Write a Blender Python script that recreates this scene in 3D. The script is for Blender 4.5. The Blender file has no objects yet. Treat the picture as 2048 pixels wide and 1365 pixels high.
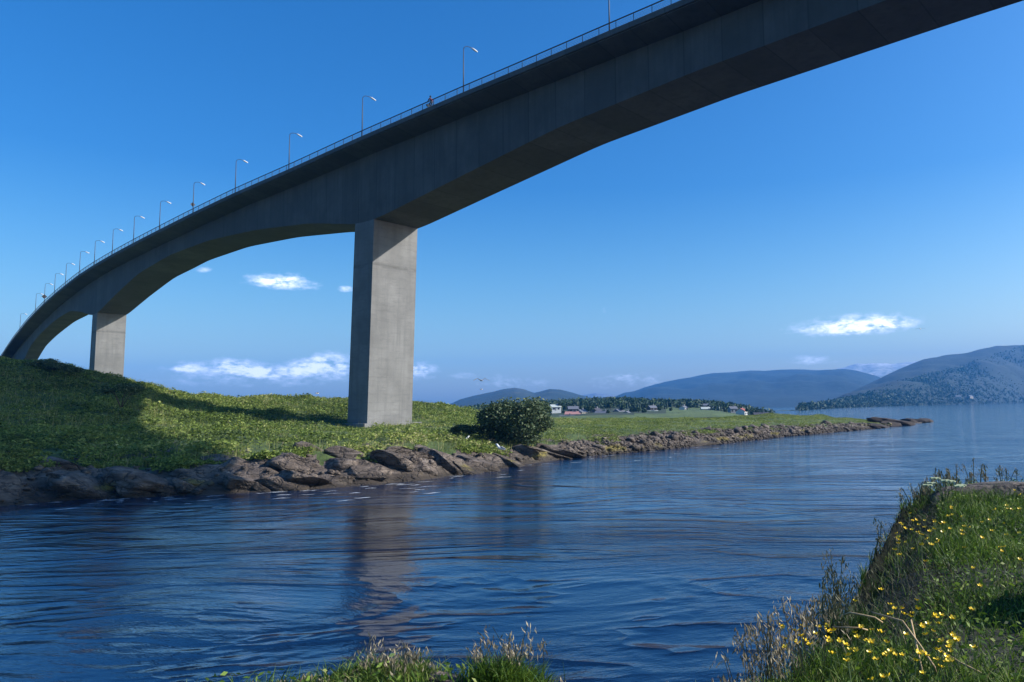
import bpy, bmesh, math, random
import numpy as np
from mathutils import Vector, Matrix, noise as mn
random.seed(4); rng = np.random.default_rng(4)
S = bpy.context.scene; C = S.collection
# ---------------------------------------------------------------- camera
F, PX, PY, H = 1450.0, 1250.0, 682.0, 6.0         # focal length and principal point of the 2048 px photograph, eye height
ROLL = math.atan(.018)
hy = lambda x: 802 + (2048 - x) * .018            # height of the horizon in the photograph
PITCH = math.atan((hy(PX) - PY) / F)
fw = np.array([0, math.cos(PITCH), math.sin(PITCH)]); up0 = np.array([0, -math.sin(PITCH), math.cos(PITCH)]); r0 = np.array([1., 0, 0])
RR = r0 * math.cos(ROLL) - up0 * math.sin(ROLL); UU = up0 * math.cos(ROLL) + r0 * math.sin(ROLL)
cd = bpy.data.cameras.new("camera"); cam = bpy.data.objects.new("camera", cd); C.objects.link(cam); S.camera = cam
cd.sensor_width = 36; cd.lens = 36 * F / 2048; cd.shift_x = -(PX - 1024) / 2048; cd.shift_y = 0
cd.clip_start = .1; cd.clip_end = 60000
m = Matrix.Identity(4)
for i in range(3): m[i][0] = RR[i]; m[i][1] = UU[i]; m[i][2] = -fw[i]
m[2][3] = H
cam.matrix_world = m
# ---------------------------------------------------------------- light
SUN_AZ, SUN_EL = math.radians(1), math.radians(31)     # azimuth counted from +X towards +Y
sd = Vector((math.cos(SUN_AZ) * math.cos(SUN_EL), math.sin(SUN_AZ) * math.cos(SUN_EL), math.sin(SUN_EL)))
sl = bpy.data.lights.new("sun", 'SUN'); sl.energy = 5.0; sl.angle = math.radians(.5); sl.color = (1, .95, .87)
so = bpy.data.objects.new("sun", sl); C.objects.link(so); so.rotation_euler = (-sd).to_track_quat('-Z', 'Y').to_euler()
S.view_settings.view_transform = 'Standard'; S.view_settings.look = 'None'; S.view_settings.exposure = 0.75; S.view_settings.gamma = 1
W = bpy.data.worlds.new("World"); S.world = W; W.use_nodes = True

class NT:
    def __init__(s, tree): s.t = tree; s.n = tree.nodes; s.l = tree.links
    def add(s, typ, inp=None, **kw):
        n = s.n.new(typ)
        for k, v in kw.items(): setattr(n, k, v)
        for k, v in (inp or {}).items(): s.put(n, k, v)
        return n
    def put(s, n, k, v):
        sock = n.inputs[k]
        if isinstance(v, bpy.types.NodeSocket): s.l.new(v, sock)
        else: sock.default_value = v
    def math(s, op, a, b=0., c=0., clamp=False): 
        n = s.add('ShaderNodeMath', {0: a, 1: b, 2: c}, operation=op); n.use_clamp = clamp; return n.outputs[0]
    def mix(s, f, a, b):
        n = s.add('ShaderNodeMix', data_type='RGBA'); s.put(n, 0, f); s.put(n, 6, a); s.put(n, 7, b); return n.outputs[2]
    def noise(s, vec, scale, detail=4, rough=.55, **k):
        n = s.add('ShaderNodeTexNoise', {'Vector': vec, 'Scale': scale, 'Detail': detail, 'Roughness': rough}); return n.outputs[0]
    def mapr(s, v, a, b, c=0., d=1.): return s.add('ShaderNodeMapRange', {0: v, 1: a, 2: b, 3: c, 4: d}).outputs[0]
    def mapping(s, vec, scale=(1, 1, 1), rot=(0, 0, 0), loc=(0, 0, 0)):
        return s.add('ShaderNodeMapping', {0: vec, 1: loc, 2: rot, 3: scale}).outputs[0]
    def ramp(s, f, stops):
        n = s.add('ShaderNodeValToRGB', {0: f}); e = n.color_ramp.elements
        while len(e) < len(stops): e.new(.5)
        for q, (p, c) in zip(e, stops): q.position = p; q.color = (*c, 1)
        return n.outputs[0]

# sky with its own clouds, placed by direction (azimuth, elevation)
wt = NT(W.node_tree); wt.n.clear()
sky = wt.add('ShaderNodeTexSky', sky_type='NISHITA', sun_disc=False, sun_elevation=SUN_EL, sun_rotation=math.pi / 2 - SUN_AZ,
             altitude=0, air_density=1.1, dust_density=2.2, ozone_density=3.2)
tc = wt.add('ShaderNodeTexCoord').outputs['Generated']
sx = wt.add('ShaderNodeSeparateXYZ', {0: tc})
az = wt.math('ARCTAN2', sx.outputs[0], sx.outputs[1]); el = wt.math('ARCSINE', sx.outputs[2])
uv = wt.add('ShaderNodeCombineXYZ', {0: az, 1: el, 2: 0.}).outputs[0]
n1 = wt.noise(wt.mapping(uv, (1, 2.3, 1)), 38, 8, .62); n2 = wt.noise(wt.mapping(uv, (1, 2.2, 1), loc=(3, 1, 0)), 95, 5, .6)
def direction(x, y):
    d = fw + RR * (x - PX) / F - UU * (y - PY) / F; d = d / np.linalg.norm(d)
    return math.atan2(d[0], d[1]), math.asin(d[2])
tot = None
CL = [(565, 566, 62, 17, 1.), (1700, 656, 105, 20, 1.15), (1755, 650, 55, 16, .8), (690, 579, 16, 8, .7), (375, 736, 40, 11, .9), (465, 731, 38, 15, 1.), (565, 747, 150, 15, .75), (610, 733, 30, 11, .7), (520, 742, 40, 13, .7),
      (660, 728, 48, 20, 1.15), (840, 742, 36, 16, .9), (410, 541, 20, 8, .4), (1216, 622, 15, 8, .35), (1625, 722, 55, 13, .5), (500, 765, 280, 20, .3),
      (1020, 765, 60, 13, .3), (1260, 755, 50, 13, .32), (1300, 770, 340, 20, .22), (940, 752, 50, 9, .25)]
for cx, cy, rx, ry, amp in CL:
    a0, e0 = direction(cx, cy); a1, _ = direction(cx + rx, cy); _, e1 = direction(cx, cy - ry)
    u = wt.math('DIVIDE', wt.math('SUBTRACT', az, a0), abs(a1 - a0)); v0 = wt.math('DIVIDE', wt.math('SUBTRACT', el, e0), abs(e1 - e0))
    v = wt.math('MAXIMUM', v0, wt.math('MULTIPLY', v0, -1.5))         # flatter undersides
    d2 = wt.math('ADD', wt.math('MULTIPLY', u, u), wt.math('MULTIPLY', v, v))
    g = wt.math('MULTIPLY', wt.math('EXPONENT', wt.math('MULTIPLY', d2, -.9)), amp)
    tot = g if tot is None else wt.math('ADD', tot, g)
nn = wt.math('ADD', wt.math('MULTIPLY', n1, .75), wt.math('MULTIPLY', n2, .3))
dens = wt.math('MULTIPLY', tot, wt.mapr(nn, .36, .72, .0, 1.9))
cov = wt.mapr(dens, .18, 1.0, 0., .95)
skyc = wt.mix(1., sky.outputs[0], sky.outputs[0])
hsv = wt.add('ShaderNodeHueSaturation', {'Saturation': 1.36, 'Value': 1., 'Color': sky.outputs[0]}).outputs[0]
tint = wt.add('ShaderNodeMix', data_type='RGBA', blend_type='MULTIPLY'); wt.put(tint, 0, 1.); wt.put(tint, 6, hsv); wt.put(tint, 7, wt.mix(wt.mapr(el, .015, .30), (1.75, 1.65, 1.4, 1), (.62, 1.0, 1.26, 1)))
shade = wt.ramp(wt.mapr(wt.math('ADD', dens, wt.math('MULTIPLY', n2, .5)), .4, 1.6), [(0, (7., 8.4, 11.5)), (1, (14.5, 14.5, 15.5))])
fin = wt.mix(cov, tint.outputs[2], shade)
bg = wt.add('ShaderNodeBackground', {0: fin, 1: .087}); wo = wt.add('ShaderNodeOutputWorld', {0: bg.outputs[0]})

# ---------------------------------------------------------------- helpers
def ray(x, y): return fw + RR * (x - PX) / F - UU * (y - PY) / F
def atY(x, y, Y): d = ray(x, y); return np.array([0, 0, H]) + d * (Y / d[1])
def tag(o, label=None, cat=None, group=None, kind=None):
    if label: o['label'] = label
    if cat: o['category'] = cat
    if group: o['group'] = group
    if kind: o['kind'] = kind
    return o
def empty(name, loc=(0, 0, 0), rz=0):
    o = bpy.data.objects.new(name, None); C.objects.link(o); o.location = loc; o.rotation_euler = (0, 0, rz); o.empty_display_size = .3; return o
def mesh(name, V, Fc, mat, parent=None, smooth=False):
    """V (n,3) array, Fc (m,k) array or list of faces -> one mesh object"""
    me = bpy.data.meshes.new(name)
    if isinstance(Fc, np.ndarray):
        V = np.asarray(V, dtype=np.float32); n, k = Fc.shape
        me.vertices.add(len(V)); me.vertices.foreach_set('co', V.ravel())
        me.loops.add(n * k); me.loops.foreach_set('vertex_index', Fc.astype(np.int32).ravel())
        me.polygons.add(n); me.polygons.foreach_set('loop_start', np.arange(0, n * k, k, dtype=np.int32))
        me.update(calc_edges=True)
    else:
        me.from_pydata([tuple(map(float, v)) for v in V], [], [tuple(map(int, q)) for q in Fc]); me.update()
    if smooth: me.polygons.foreach_set('use_smooth', np.ones(len(me.polygons), dtype=bool))
    if isinstance(mat, (list, tuple)):
        for q in mat: me.materials.append(q)
    else: me.materials.append(mat)
    o = bpy.data.objects.new(name, me); C.objects.link(o)
    if parent: o.parent = parent
    return o
def face_attr(o, name, vals, k):
    a = o.data.attributes.new(name, 'FLOAT', 'FACE'); a.data.foreach_set('value', np.asarray(vals, dtype=np.float32))
class MB:
    def __init__(s): s.v = []; s.f = []
    def box(s, c, d, rot=None):
        b = len(s.v); c = Vector(c)
        for i in range(8):
            p = Vector((((i & 1) - .5) * d[0], ((i >> 1 & 1) - .5) * d[1], ((i >> 2 & 1) - .5) * d[2]))
            if rot is not None: p = rot @ p
            s.v.append(tuple(p + c))
        s.f += [tuple(b + q for q in f) for f in ((0, 2, 3, 1), (4, 5, 7, 6), (0, 1, 5, 4), (2, 6, 7, 3), (0, 4, 6, 2), (1, 3, 7, 5))]
    def tube(s, pts, rad, n=8, cap=True):
        pts = [Vector(p) for p in pts]; rings = []
        if not hasattr(rad, '__len__'): rad = [rad] * len(pts)
        for i, p in enumerate(pts):
            t = (pts[min(i + 1, len(pts) - 1)] - pts[max(i - 1, 0)]).normalized()
            a = t.cross(Vector((0, 0, 1))); a = a.normalized() if a.length > 1e-3 else Vector((1, 0, 0)); b = t.cross(a)
            rings.append([len(s.v) + k for k in range(n)])
            for k in range(n): s.v.append(tuple(p + (a * math.cos(k * 2 * math.pi / n) + b * math.sin(k * 2 * math.pi / n)) * rad[i]))
        for q in range(len(rings) - 1):
            for k in range(n): s.f.append((rings[q][k], rings[q][(k + 1) % n], rings[q + 1][(k + 1) % n], rings[q + 1][k]))
        if cap: s.f.append(tuple(rings[0][::-1])); s.f.append(tuple(rings[-1]))
    def build(s, name, mat, parent=None, smooth=False): return mesh(name, s.v, s.f, mat, parent, smooth)
def grid_faces(nr, nc):
    i = np.arange(nr - 1)[:, None] * nc + np.arange(nc - 1)[None, :]
    return np.stack([i, i + 1, i + nc + 1, i + nc], -1).reshape(-1, 4)
def vnoise(x, y, seed=0):
    xi = np.floor(x).astype(np.int64); yi = np.floor(y).astype(np.int64); fx = x - xi; fy = y - yi
    fx = fx * fx * (3 - 2 * fx); fy = fy * fy * (3 - 2 * fy)
    def h(a, b):
        q = (a * 374761393 + b * 668265263 + seed * 1442695041) & 0xffffffff; q = ((q ^ (q >> 13)) * 1274126177) & 0xffffffff
        return ((q ^ (q >> 16)) & 0xffff) / 65535.
    return (h(xi, yi) * (1 - fx) + h(xi + 1, yi) * fx) * (1 - fy) + (h(xi, yi + 1) * (1 - fx) + h(xi + 1, yi + 1) * fx) * fy
def fbm(x, y, o=4, seed=0):
    r = 0; a = .5
    for k in range(o): r = r + a * (vnoise(x, y, seed + k) - .5); x = x * 2.03 + 7; y = y * 2.03 + 3; a *= .5
    return r * 2
ip = lambda x, tab: np.interp(x, [q[0] for q in tab], [q[1] for q in tab])

# ---------------------------------------------------------------- materials
def newmat(name):
    M = bpy.data.materials.new(name); M.use_nodes = True; t = NT(M.node_tree); t.n.clear()
    out = t.add('ShaderNodeOutputMaterial'); return M, t, out
def simple(name, col, rough=.6, metal=0., var=.15, scale=4.):
    M, t, out = newmat(name); P = t.add('ShaderNodeNewGeometry').outputs['Position']
    n = t.noise(P, scale, 5); c = t.mix(t.mapr(n, .3, .7), (*[v * (1 - var) for v in col], 1), (*[min(1, v * (1 + var)) for v in col], 1))
    b = t.add('ShaderNodeBsdfPrincipled', {'Base Color': c, 'Roughness': rough, 'Metallic': metal}); t.l.new(b.outputs[0], out.inputs[0]); return M
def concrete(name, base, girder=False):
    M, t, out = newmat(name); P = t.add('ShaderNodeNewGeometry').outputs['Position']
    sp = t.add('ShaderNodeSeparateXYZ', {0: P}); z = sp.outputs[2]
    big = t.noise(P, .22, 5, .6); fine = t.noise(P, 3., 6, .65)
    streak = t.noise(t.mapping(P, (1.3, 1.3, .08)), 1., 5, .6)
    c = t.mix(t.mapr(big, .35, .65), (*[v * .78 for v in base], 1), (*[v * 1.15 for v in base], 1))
    c = t.mix(t.math('MULTIPLY', t.mapr(streak, .47, .68), .5), c, (*[v * .6 for v in base], 1))
    c = t.mix(t.math('MULTIPLY', t.mapr(fine, .4, .8), .25), c, (*[v * .7 for v in base], 1))
    if girder:
        u = t.add('ShaderNodeUVMap', uv_map='UVMap').outputs[0]; su = t.add('ShaderNodeSeparateXYZ', {0: u})
        fr = t.math('FRACT', t.math('DIVIDE', su.outputs[0], 4.6)); seg = t.math('FLOOR', t.math('DIVIDE', su.outputs[0], 4.6))
        wn = t.add('ShaderNodeTexWhiteNoise', noise_dimensions='1D'); t.put(wn, 'W', seg)
        c = t.mix(t.math('MULTIPLY', t.math('GREATER_THAN', wn.outputs[0], .5), .4), c, (*[v * .62 for v in base], 1))
        ln = t.math('LESS_THAN', fr, .03)
        c = t.mix(t.math('MULTIPLY', ln, .45), c, (.03, .03, .03, 1))
    else:
        fr = t.math('FRACT', t.math('DIVIDE', z, 1.25)); seg = t.math('FLOOR', t.math('DIVIDE', z, 1.25))
        wn = t.add('ShaderNodeTexWhiteNoise', noise_dimensions='1D'); t.put(wn, 'W', seg)
        c = t.mix(t.math('MULTIPLY', wn.outputs[0], .2), c, (*[v * .68 for v in base], 1))
        wv = t.noise(t.mapping(P, (.5, .5, 2.6)), 1., 4, .6)
        c = t.mix(t.math('MULTIPLY', t.mapr(wv, .52, .7), .4), c, (*[v * .55 for v in base], 1))
        # a darker rough pour line high on the shaft
        band = t.math('SUBTRACT', 1., t.math('ABSOLUTE', t.math('DIVIDE', t.math('SUBTRACT', z, t.math('ADD', 27.8, t.math('MULTIPLY', big, .8))), .42)), clamp=True)
        c = t.mix(t.math('MULTIPLY', t.math('MULTIPLY', band, t.mapr(t.noise(t.mapping(P, (.35, .35, 1)), 1., 4), .4, .5)), .55), c, (*[v * .3 for v in base], 1))
        c = t.mix(t.math('MULTIPLY', t.math('LESS_THAN', fr, .03), .3), c, (*[v * .5 for v in base], 1))
    bp = t.add('ShaderNodeBump', {'Strength': .35, 'Distance': .05, 'Height': fine})
    b = t.add('ShaderNodeBsdfPrincipled', {'Base Color': c, 'Roughness': .85, 'Normal': bp.outputs[0]}); t.l.new(b.outputs[0], out.inputs[0]); return M
M_con = concrete("concrete_girder", (.095, .093, .092), True); M_pier = concrete("concrete_pier", (.18, .178, .177))  # girder concrete toned darker than the pier's, shade of web and soffit included
def leafmat(name, stops, trans=.3, patch=None):
    M, t, out = newmat(name); a = t.add('ShaderNodeAttribute', attribute_name='rnd').outputs['Fac']
    c = t.ramp(a, stops)
    if patch:
        P = t.add('ShaderNodeNewGeometry').outputs['Position']
        c = t.mix(t.mapr(t.noise(P, patch[0], 4), .42, .62), c, t.ramp(a, patch[1]))
    d = t.add('ShaderNodeBsdfPrincipled', {'Base Color': c, 'Roughness': .62, 'Specular IOR Level': .3}); tr = t.add('ShaderNodeBsdfTranslucent', {0: c})
    mx = t.add('ShaderNodeMixShader', {0: trans, 1: d.outputs[0], 2: tr.outputs[0]}); t.l.new(mx.outputs[0], out.inputs[0]); return M
M_herb = leafmat("herb_leaves", [(0, (.04, .065, .012)), (.35, (.12, .18, .03)), (.75, (.25, .30, .06)), (1, (.40, .38, .16))], .35,
                 (.12, [(0, (.04, .065, .015)), (.5, (.155, .21, .04)), (.85, (.28, .30, .08)), (1, (.42, .39, .19))]))
M_straw = leafmat('tall_pale_grass', [(0, (.06, .10, .02)), (.6, (.20, .23, .06)), (1, (.40, .34, .17))], .3)
M_bush = leafmat("bush_leaves", [(0, (.025, .05, .02)), (.6, (.065, .105, .045)), (1, (.17, .20, .11))], .2)
M_forest = leafmat("forest_needles", [(0, (.012, .03, .014)), (.6, (.026, .055, .022)), (1, (.05, .085, .03))], .1)
M_gard = leafmat("garden_leaves", [(0, (.02, .045, .018)), (1, (.06, .10, .035))], .15)
M_grass = leafmat("grass_blades", [(0, (.018, .04, .008)), (.4, (.06, .12, .014)), (.8, (.15, .23, .028)), (1, (.33, .30, .13))], .35)
M_seed = leafmat("seed_heads", [(0, (.05, .065, .03)), (.5, (.19, .155, .10)), (1, (.42, .35, .24))], .3)
M_bark = simple("bark", (.07, .055, .04), .9, 0, .3, 6)
M_metal = simple("galvanised_steel", (.06, .065, .075), .6, .2, .15, 3); M_wire = simple("bright_wire", (.42, .43, .47), .5, .2)
M_lampm = simple("lamp_steel", (.05, .055, .065), .6, .2); M_shade = simple("lamp_shade_paint", (.6, .6, .6), .4)
M_yel = simple("buttercup_petals", (.85, .58, .02), .35, 0, .1, 40); M_stem = simple("green_stem", (.05, .09, .02), .6); M_dry = simple("dry_stem", (.36, .25, .13), .8, 0, .3, 20)
M_white = simple("white_petals", (.30, .34, .20), .8); M_dark = simple("dark_cloth", (.02, .022, .03), .8); M_maroon = simple("maroon_cloth", (.13, .02, .04), .8)
M_skin = simple("skin", (.35, .2, .14), .6); M_black = simple("black_rubber", (.015, .015, .016), .6); M_gull = simple("white_feathers", (.7, .7, .7), .7); M_gullg = simple("grey_feathers", (.16, .17, .19), .7)
M_asph = simple("asphalt", (.05, .05, .05), .9)
def rockmat(name, wet=True):
    M, t, out = newmat(name); G = t.add('ShaderNodeNewGeometry'); P = G.outputs['Position']; N = G.outputs['Normal']
    z = t.add('ShaderNodeSeparateXYZ', {0: P}).outputs[2]
    n = t.noise(P, .8, 6, .62); f = t.noise(P, 5., 6, .7)
    band = t.noise(t.mapping(P, (.25, .5, 3.2), (0, .35, .3)), 1., 5, .6)
    c = t.ramp(t.math('ADD', t.math('MULTIPLY', n, .5), t.math('MULTIPLY', band, .5)), [(.3, (.035, .025, .02)), (.46, (.095, .07, .055)), (.58, (.18, .14, .115)), (.72, (.36, .30, .25))])
    c = t.mix(t.math('MULTIPLY', t.mapr(f, .45, .7), .5), c, (.09, .075, .065, 1))
    if wet:
        zz = t.math('ADD', z, t.math('MULTIPLY', n, 1.1))
        c = t.mix(t.math('MULTIPLY', t.mapr(zz, 1.55, .8), .88), c, (.030, .020, .012, 1))
        alg = t.math('MULTIPLY', t.mapr(t.noise(P, .16, 3), .55, .62), t.mapr(t.math('ABSOLUTE', t.math('SUBTRACT', zz, 1.3)), .45, .1))
        c = t.mix(t.math('MULTIPLY', alg, .8), c, (.20, .16, .02, 1))
    vo = t.add('ShaderNodeTexVoronoi', {'Vector': t.mapping(t.add('ShaderNodeVectorMath', {0: P, 1: t.add('ShaderNodeVectorMath', {0: t.add('ShaderNodeTexNoise', {'Vector': P, 'Scale': 1.2, 'Detail': 4.}).outputs['Color'], 3: 1.2}, operation='SCALE').outputs[0]}, operation='ADD').outputs[0], (.45, .8, 1.6), (0, .35, .3)), 'Scale': 1.}, feature='DISTANCE_TO_EDGE').outputs[0]
    c = t.mix(t.math('MULTIPLY', t.mapr(vo, .06, .0), .8), c, (.012, .010, .009, 1)); f = t.math('ADD', f, t.mapr(vo, .0, .09, -.6, 0.))
    bp = t.add('ShaderNodeBump', {'Strength': .9, 'Distance': .25, 'Height': t.math('ADD', f, t.math('MULTIPLY', band, 1.5))})
    b = t.add('ShaderNodeBsdfPrincipled', {'Base Color': c, 'Roughness': .8, 'Normal': bp.outputs[0]}); t.l.new(b.outputs[0], out.inputs[0]); return M
M_rock = rockmat("shore_rock"); M_rockdry = rockmat("dry_rock", False)
def groundmat(name, a, b, scale=1.):
    M, t, out = newmat(name); P = t.add('ShaderNodeNewGeometry').outputs['Position']
    n = t.noise(P, scale, 7, .65); c = t.mix(t.mapr(n, .35, .65), (*a, 1), (*b, 1))
    bp = t.add('ShaderNodeBump', {'Strength': .8, 'Distance': .3 / scale, 'Height': n})
    bs = t.add('ShaderNodeBsdfPrincipled', {'Base Color': c, 'Roughness': .95, 'Normal': bp.outputs[0]}); t.l.new(bs.outputs[0], out.inputs[0]); return M
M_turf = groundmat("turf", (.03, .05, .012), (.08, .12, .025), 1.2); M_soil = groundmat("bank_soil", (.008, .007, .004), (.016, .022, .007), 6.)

# ---------------------------------------------------------------- water
def watermat():
    M, t, out = newmat("fjord_water"); P = t.add('ShaderNodeNewGeometry').outputs['Position']
    wob = t.add('ShaderNodeTexNoise', {'Vector': P, 'Scale': .035, 'Detail': 2.}).outputs['Color']
    wv = t.add('ShaderNodeVectorMath', {0: wob, 1: (.5, .5, .5)}, operation='SUBTRACT').outputs[0]
    wv = t.add('ShaderNodeVectorMath', {0: wv, 3: 14.}, operation='SCALE').outputs[0]
    Q = t.add('ShaderNodeVectorMath', {0: P, 1: wv}, operation='ADD').outputs[0]
    a = math.radians(24)
    rp = t.noise(t.mapping(Q, (.5, 1.5, 1), (0, 0, -a)), .95, 5, .6)              # ripples
    ch = t.noise(t.mapping(Q, (.30, 1.1, 1), (0, 0, -a - .25)), 3.4, 4, .6)          # chop
    sw = t.noise(t.mapping(Q, (.06, .4, 1), (0, 0, -a)), .8, 3, .5)               # long current lines
    patch = t.mapr(t.noise(t.mapping(Q, (.04, .1, 1), (0, 0, -a)), 1., 3), .40, .60, .25, 1.)
    ridge = t.math('POWER', t.math('SUBTRACT', 1., t.math('ABSOLUTE', t.math('MULTIPLY', t.math('SUBTRACT', sw, .5), 5.)), clamp=True), 3.)
    hgt = t.math('ADD', t.math('MULTIPLY', t.math('ADD', t.math('MULTIPLY', rp, .22), t.math('MULTIPLY', ch, .075)), patch), t.math('ADD', t.math('MULTIPLY', sw, .28), t.math('MULTIPLY', ridge, .15)))
    bp = t.add('ShaderNodeBump', {'Strength': 1., 'Distance': .36, 'Height': t.math('ADD', hgt, t.math('MULTIPLY', t.noise(t.mapping(Q, (.5, 1., 1), (0, 0, -a + .3)), 8., 3, .6), .018))})
    b = t.add('ShaderNodeBsdfPrincipled', {'Base Color': (.003, .016, .050, 1), 'Roughness': .06, 'IOR': 1.4, 'Normal': bp.outputs[0]})
    t.l.new(b.outputs[0], out.inputs[0]); return M
M_water = watermat()
mesh('water', [(-20000, -300, 0), (20000, -300, 0), (20000, 22000, 0), (-20000, 22000, 0)], [(0, 1, 2, 3)], M_water)['kind'] = 'structure'

# ---------------------------------------------------------------- far bank terrain
SH = [(-400, 1045), (-50, 1016), (0, 1010), (150, 997), (330, 990), (500, 983), (680, 972), (830, 960), (960, 941), (1060, 926), (1160, 912), (1300, 900), (1450, 885), (1560, 873), (1650, 865), (1760, 855), (1850, 844)]
RK = [(-400, 900), (0, 905), (200, 932), (330, 925), (450, 912), (600, 905), (700, 900), (780, 898), (920, 897), (1000, 903), (1080, 890), (1200, 876), (1350, 863), (1500, 856), (1650, 849), (1760, 845), (1850, 842)]
CR = [(-400, 665), (0, 722), (80, 733), (170, 748), (205, 754), (240, 762), (300, 777), (350, 792), (440, 799), (560, 799), (690, 800), (830, 808), (900, 817), (950, 826), (1000, 832), (1100, 840), (1300, 840), (1450, 837), (1550, 829), (1620, 831), (1700, 839), (1760, 842.5), (1850, 844)]
DC = [(-400, 100), (0, 102), (350, 120), (600, 135), (950, 150), (1200, 168), (1550, 205), (1700, 215), (1850, 234)]
MID = [(-400, 78, 5.), (0, 74, 5.0), (200, 82, 5.2), (350, 96, 5.2), (520, 104, 4.7), (690, 109, 4.1), (760, 109.5, 3.95), (830, 110, 3.9), (950, 112, 3.5), (1200, 130, 3.0), (1550, 180, 2.6), (1700, 195, 1.6), (1850, 233, .1)]
def bank_profile(x):
    """distance, height control points along one line of sight from the eye"""
    ds = H * F / (np.interp(x, *zip(*SH)) - hy(x)); yr = np.interp(x, *zip(*RK)); dr = ds + 7; zr = H - (yr - hy(x)) * dr / F
    zr = max(zr, .05); dc = np.interp(x, *zip(*DC)); zc = H - (np.interp(x, *zip(*CR)) - hy(x)) * dc / F
    dm = np.interp(x, [q[0] for q in MID], [q[1] for q in MID]); zm = np.interp(x, [q[0] for q in MID], [q[2] for q in MID])
    dm = max(dm, dr + 1); dc = max(dc, dm + 2)
    sl = (zc - H) / dc
    far = [(dc + 6, zc + sl * 6 - .25), (dc + 90, zc + max(sl, -.01) * 90 - 1.4 - (0 if sl > .03 else .8)), (dc + 250, zc + max(sl, -.01) * 250 - 3 - (0 if sl > .03 else 3))]
    if x > 1560: far = [(dc + 5, max(zc - .6, -1)), (dc + 20, -1.5), (dc + 60, -2)]
    return [(ds - 6, -2.), (ds, 0.), (ds + 2.5, zr * .55), (dr, zr), (dm, zm), ((dm + dc) / 2 + 2, (zm * .47 + zc * .53)), (dc, zc)] + far
XS = np.arange(-400, 1851, 7.5)
NR = 150
PF = [bank_profile(x) for x in XS]
w = np.concatenate([np.linspace(0, 3, 50, endpoint=False), np.linspace(3, 6, 60, endpoint=False), np.linspace(6, 9, NR - 110)])
BD = np.zeros((NR, len(XS))); BZ = np.zeros_like(BD)
for j, pf in enumerate(PF):
    BD[:, j] = np.interp(w, range(10), [q[0] for q in pf]); BZ[:, j] = np.interp(w, range(10), [q[1] for q in pf])
def smooth_rows(A):
    B = A.copy()
    for _ in range(2): B[:, 1:-1] = (B[:, :-2] + B[:, 1:-1] * 2 + B[:, 2:]) / 4
    for _ in range(3): B[1:-1] = (B[:-2] + B[1:-1] * 2 + B[2:]) / 4
    return B
BD = smooth_rows(BD); BZ = smooth_rows(BZ)
def colX(x, d):
    """world X of the vertical plane through photo column x at the horizon, at distance d"""
    q = ray(x, hy(x)); return q[0] / q[1] * d
BX = np.stack([colX(x, BD[:, j]) for j, x in enumerate(XS)], 1)
rockz = np.exp(-((w - 2.1) / 1.1) ** 2)[:, None]
BZ = BZ + fbm(BX * .25, BD * .25, 4, 3) * .7 * np.clip(w / 3, 0, 1)[:, None] * (1 - .5 * rockz) + fbm(BX * .35, BD * .9 + BX * .3, 4, 9) * .8 * rockz
PEN = np.clip((1850 - XS) / 150, 0, 1)[None, :]
BZ = np.where((w[:, None] > 1.3) & (BZ > 0), BZ * (.25 + .75 * PEN), BZ)
V = np.stack([BX, BD, BZ], -1).reshape(-1, 3); Fc = grid_faces(NR, len(XS))
hb = mesh('hillside', V, Fc, [M_turf, M_rock], smooth=True); hb['kind'] = 'structure'
wrow = np.repeat((w[:-1] + w[1:]) / 2, len(XS) - 1)
lim = 3.0 + fbm(V[Fc[:, 0], 0] * .3, V[Fc[:, 0], 1] * .3, 3, 21) * 1.2
hb.data.polygons.foreach_set('material_index', (wrow < lim).astype(np.int32))
def bank_point(x, wv):
    """arrays of photo column and profile position -> world"""
    j = np.clip((x - XS[0]) / 7.5, 0, len(XS) - 1.001); j0 = j.astype(int); fj = j - j0
    i = np.interp(wv, w, np.arange(NR)); i = np.clip(i, 0, NR - 1.001); i0 = i.astype(int); fi = i - i0
    g = lambda A: (A[i0, j0] * (1 - fi) + A[i0 + 1, j0] * fi) * (1 - fj) + (A[i0, j0 + 1] * (1 - fi) + A[i0 + 1, j0 + 1] * fi) * fj
    return g(BX), g(BD), g(BZ)

# ---------------------------------------------------------------- bridge
pc = np.array([-3.80730232e-09, 3.65768760e-06, -8.88774321e-04, 7.28176550e-02, 5.62592535e+01])
ang = math.radians(38); pu = np.array([-math.cos(ang), math.sin(ang)]); pn = np.array([math.sin(ang), math.cos(ang)])
def edge(t, off=0.):
    """a point of the deck line: t metres along, off metres towards the far side of the deck's near edge"""
    t0 = max(t, 30.); mm = np.polyval(pc, t0); dm = np.polyval(np.polyder(pc), t0)
    if t < 30: mm += dm * (t - 30)
    if t < 4: mm += .0075 * (t - 4) ** 2; dm += .015 * (t - 4)  # unseen near end bent aside so the deck's shadow misses the near bank
    T = pu + pn * dm; T = T / np.hypot(*T); N = np.array([-T[1], T[0]])
    if N @ pn < 0: N = -N
    return pu * t + pn * mm + N * off
ZD = [(-100, 44.5), (0, 45.4), (36.1, 45.85), (46.7, 46.04), (71.1, 46.28), (93.9, 46.15), (114.8, 45.75), (133.7, 45.6), (151.9, 45.16), (168.8, 44.68), (184.4, 44.29), (199.3, 43.91), (213.5, 43.5), (227.6, 42.95), (243, 42.05), (257.2, 41.2), (272.5, 40.3), (289.2, 39.28), (329.2, 37.02), (380.2, 35.0), (419.3, 32.91), (440, 32)]
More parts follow.
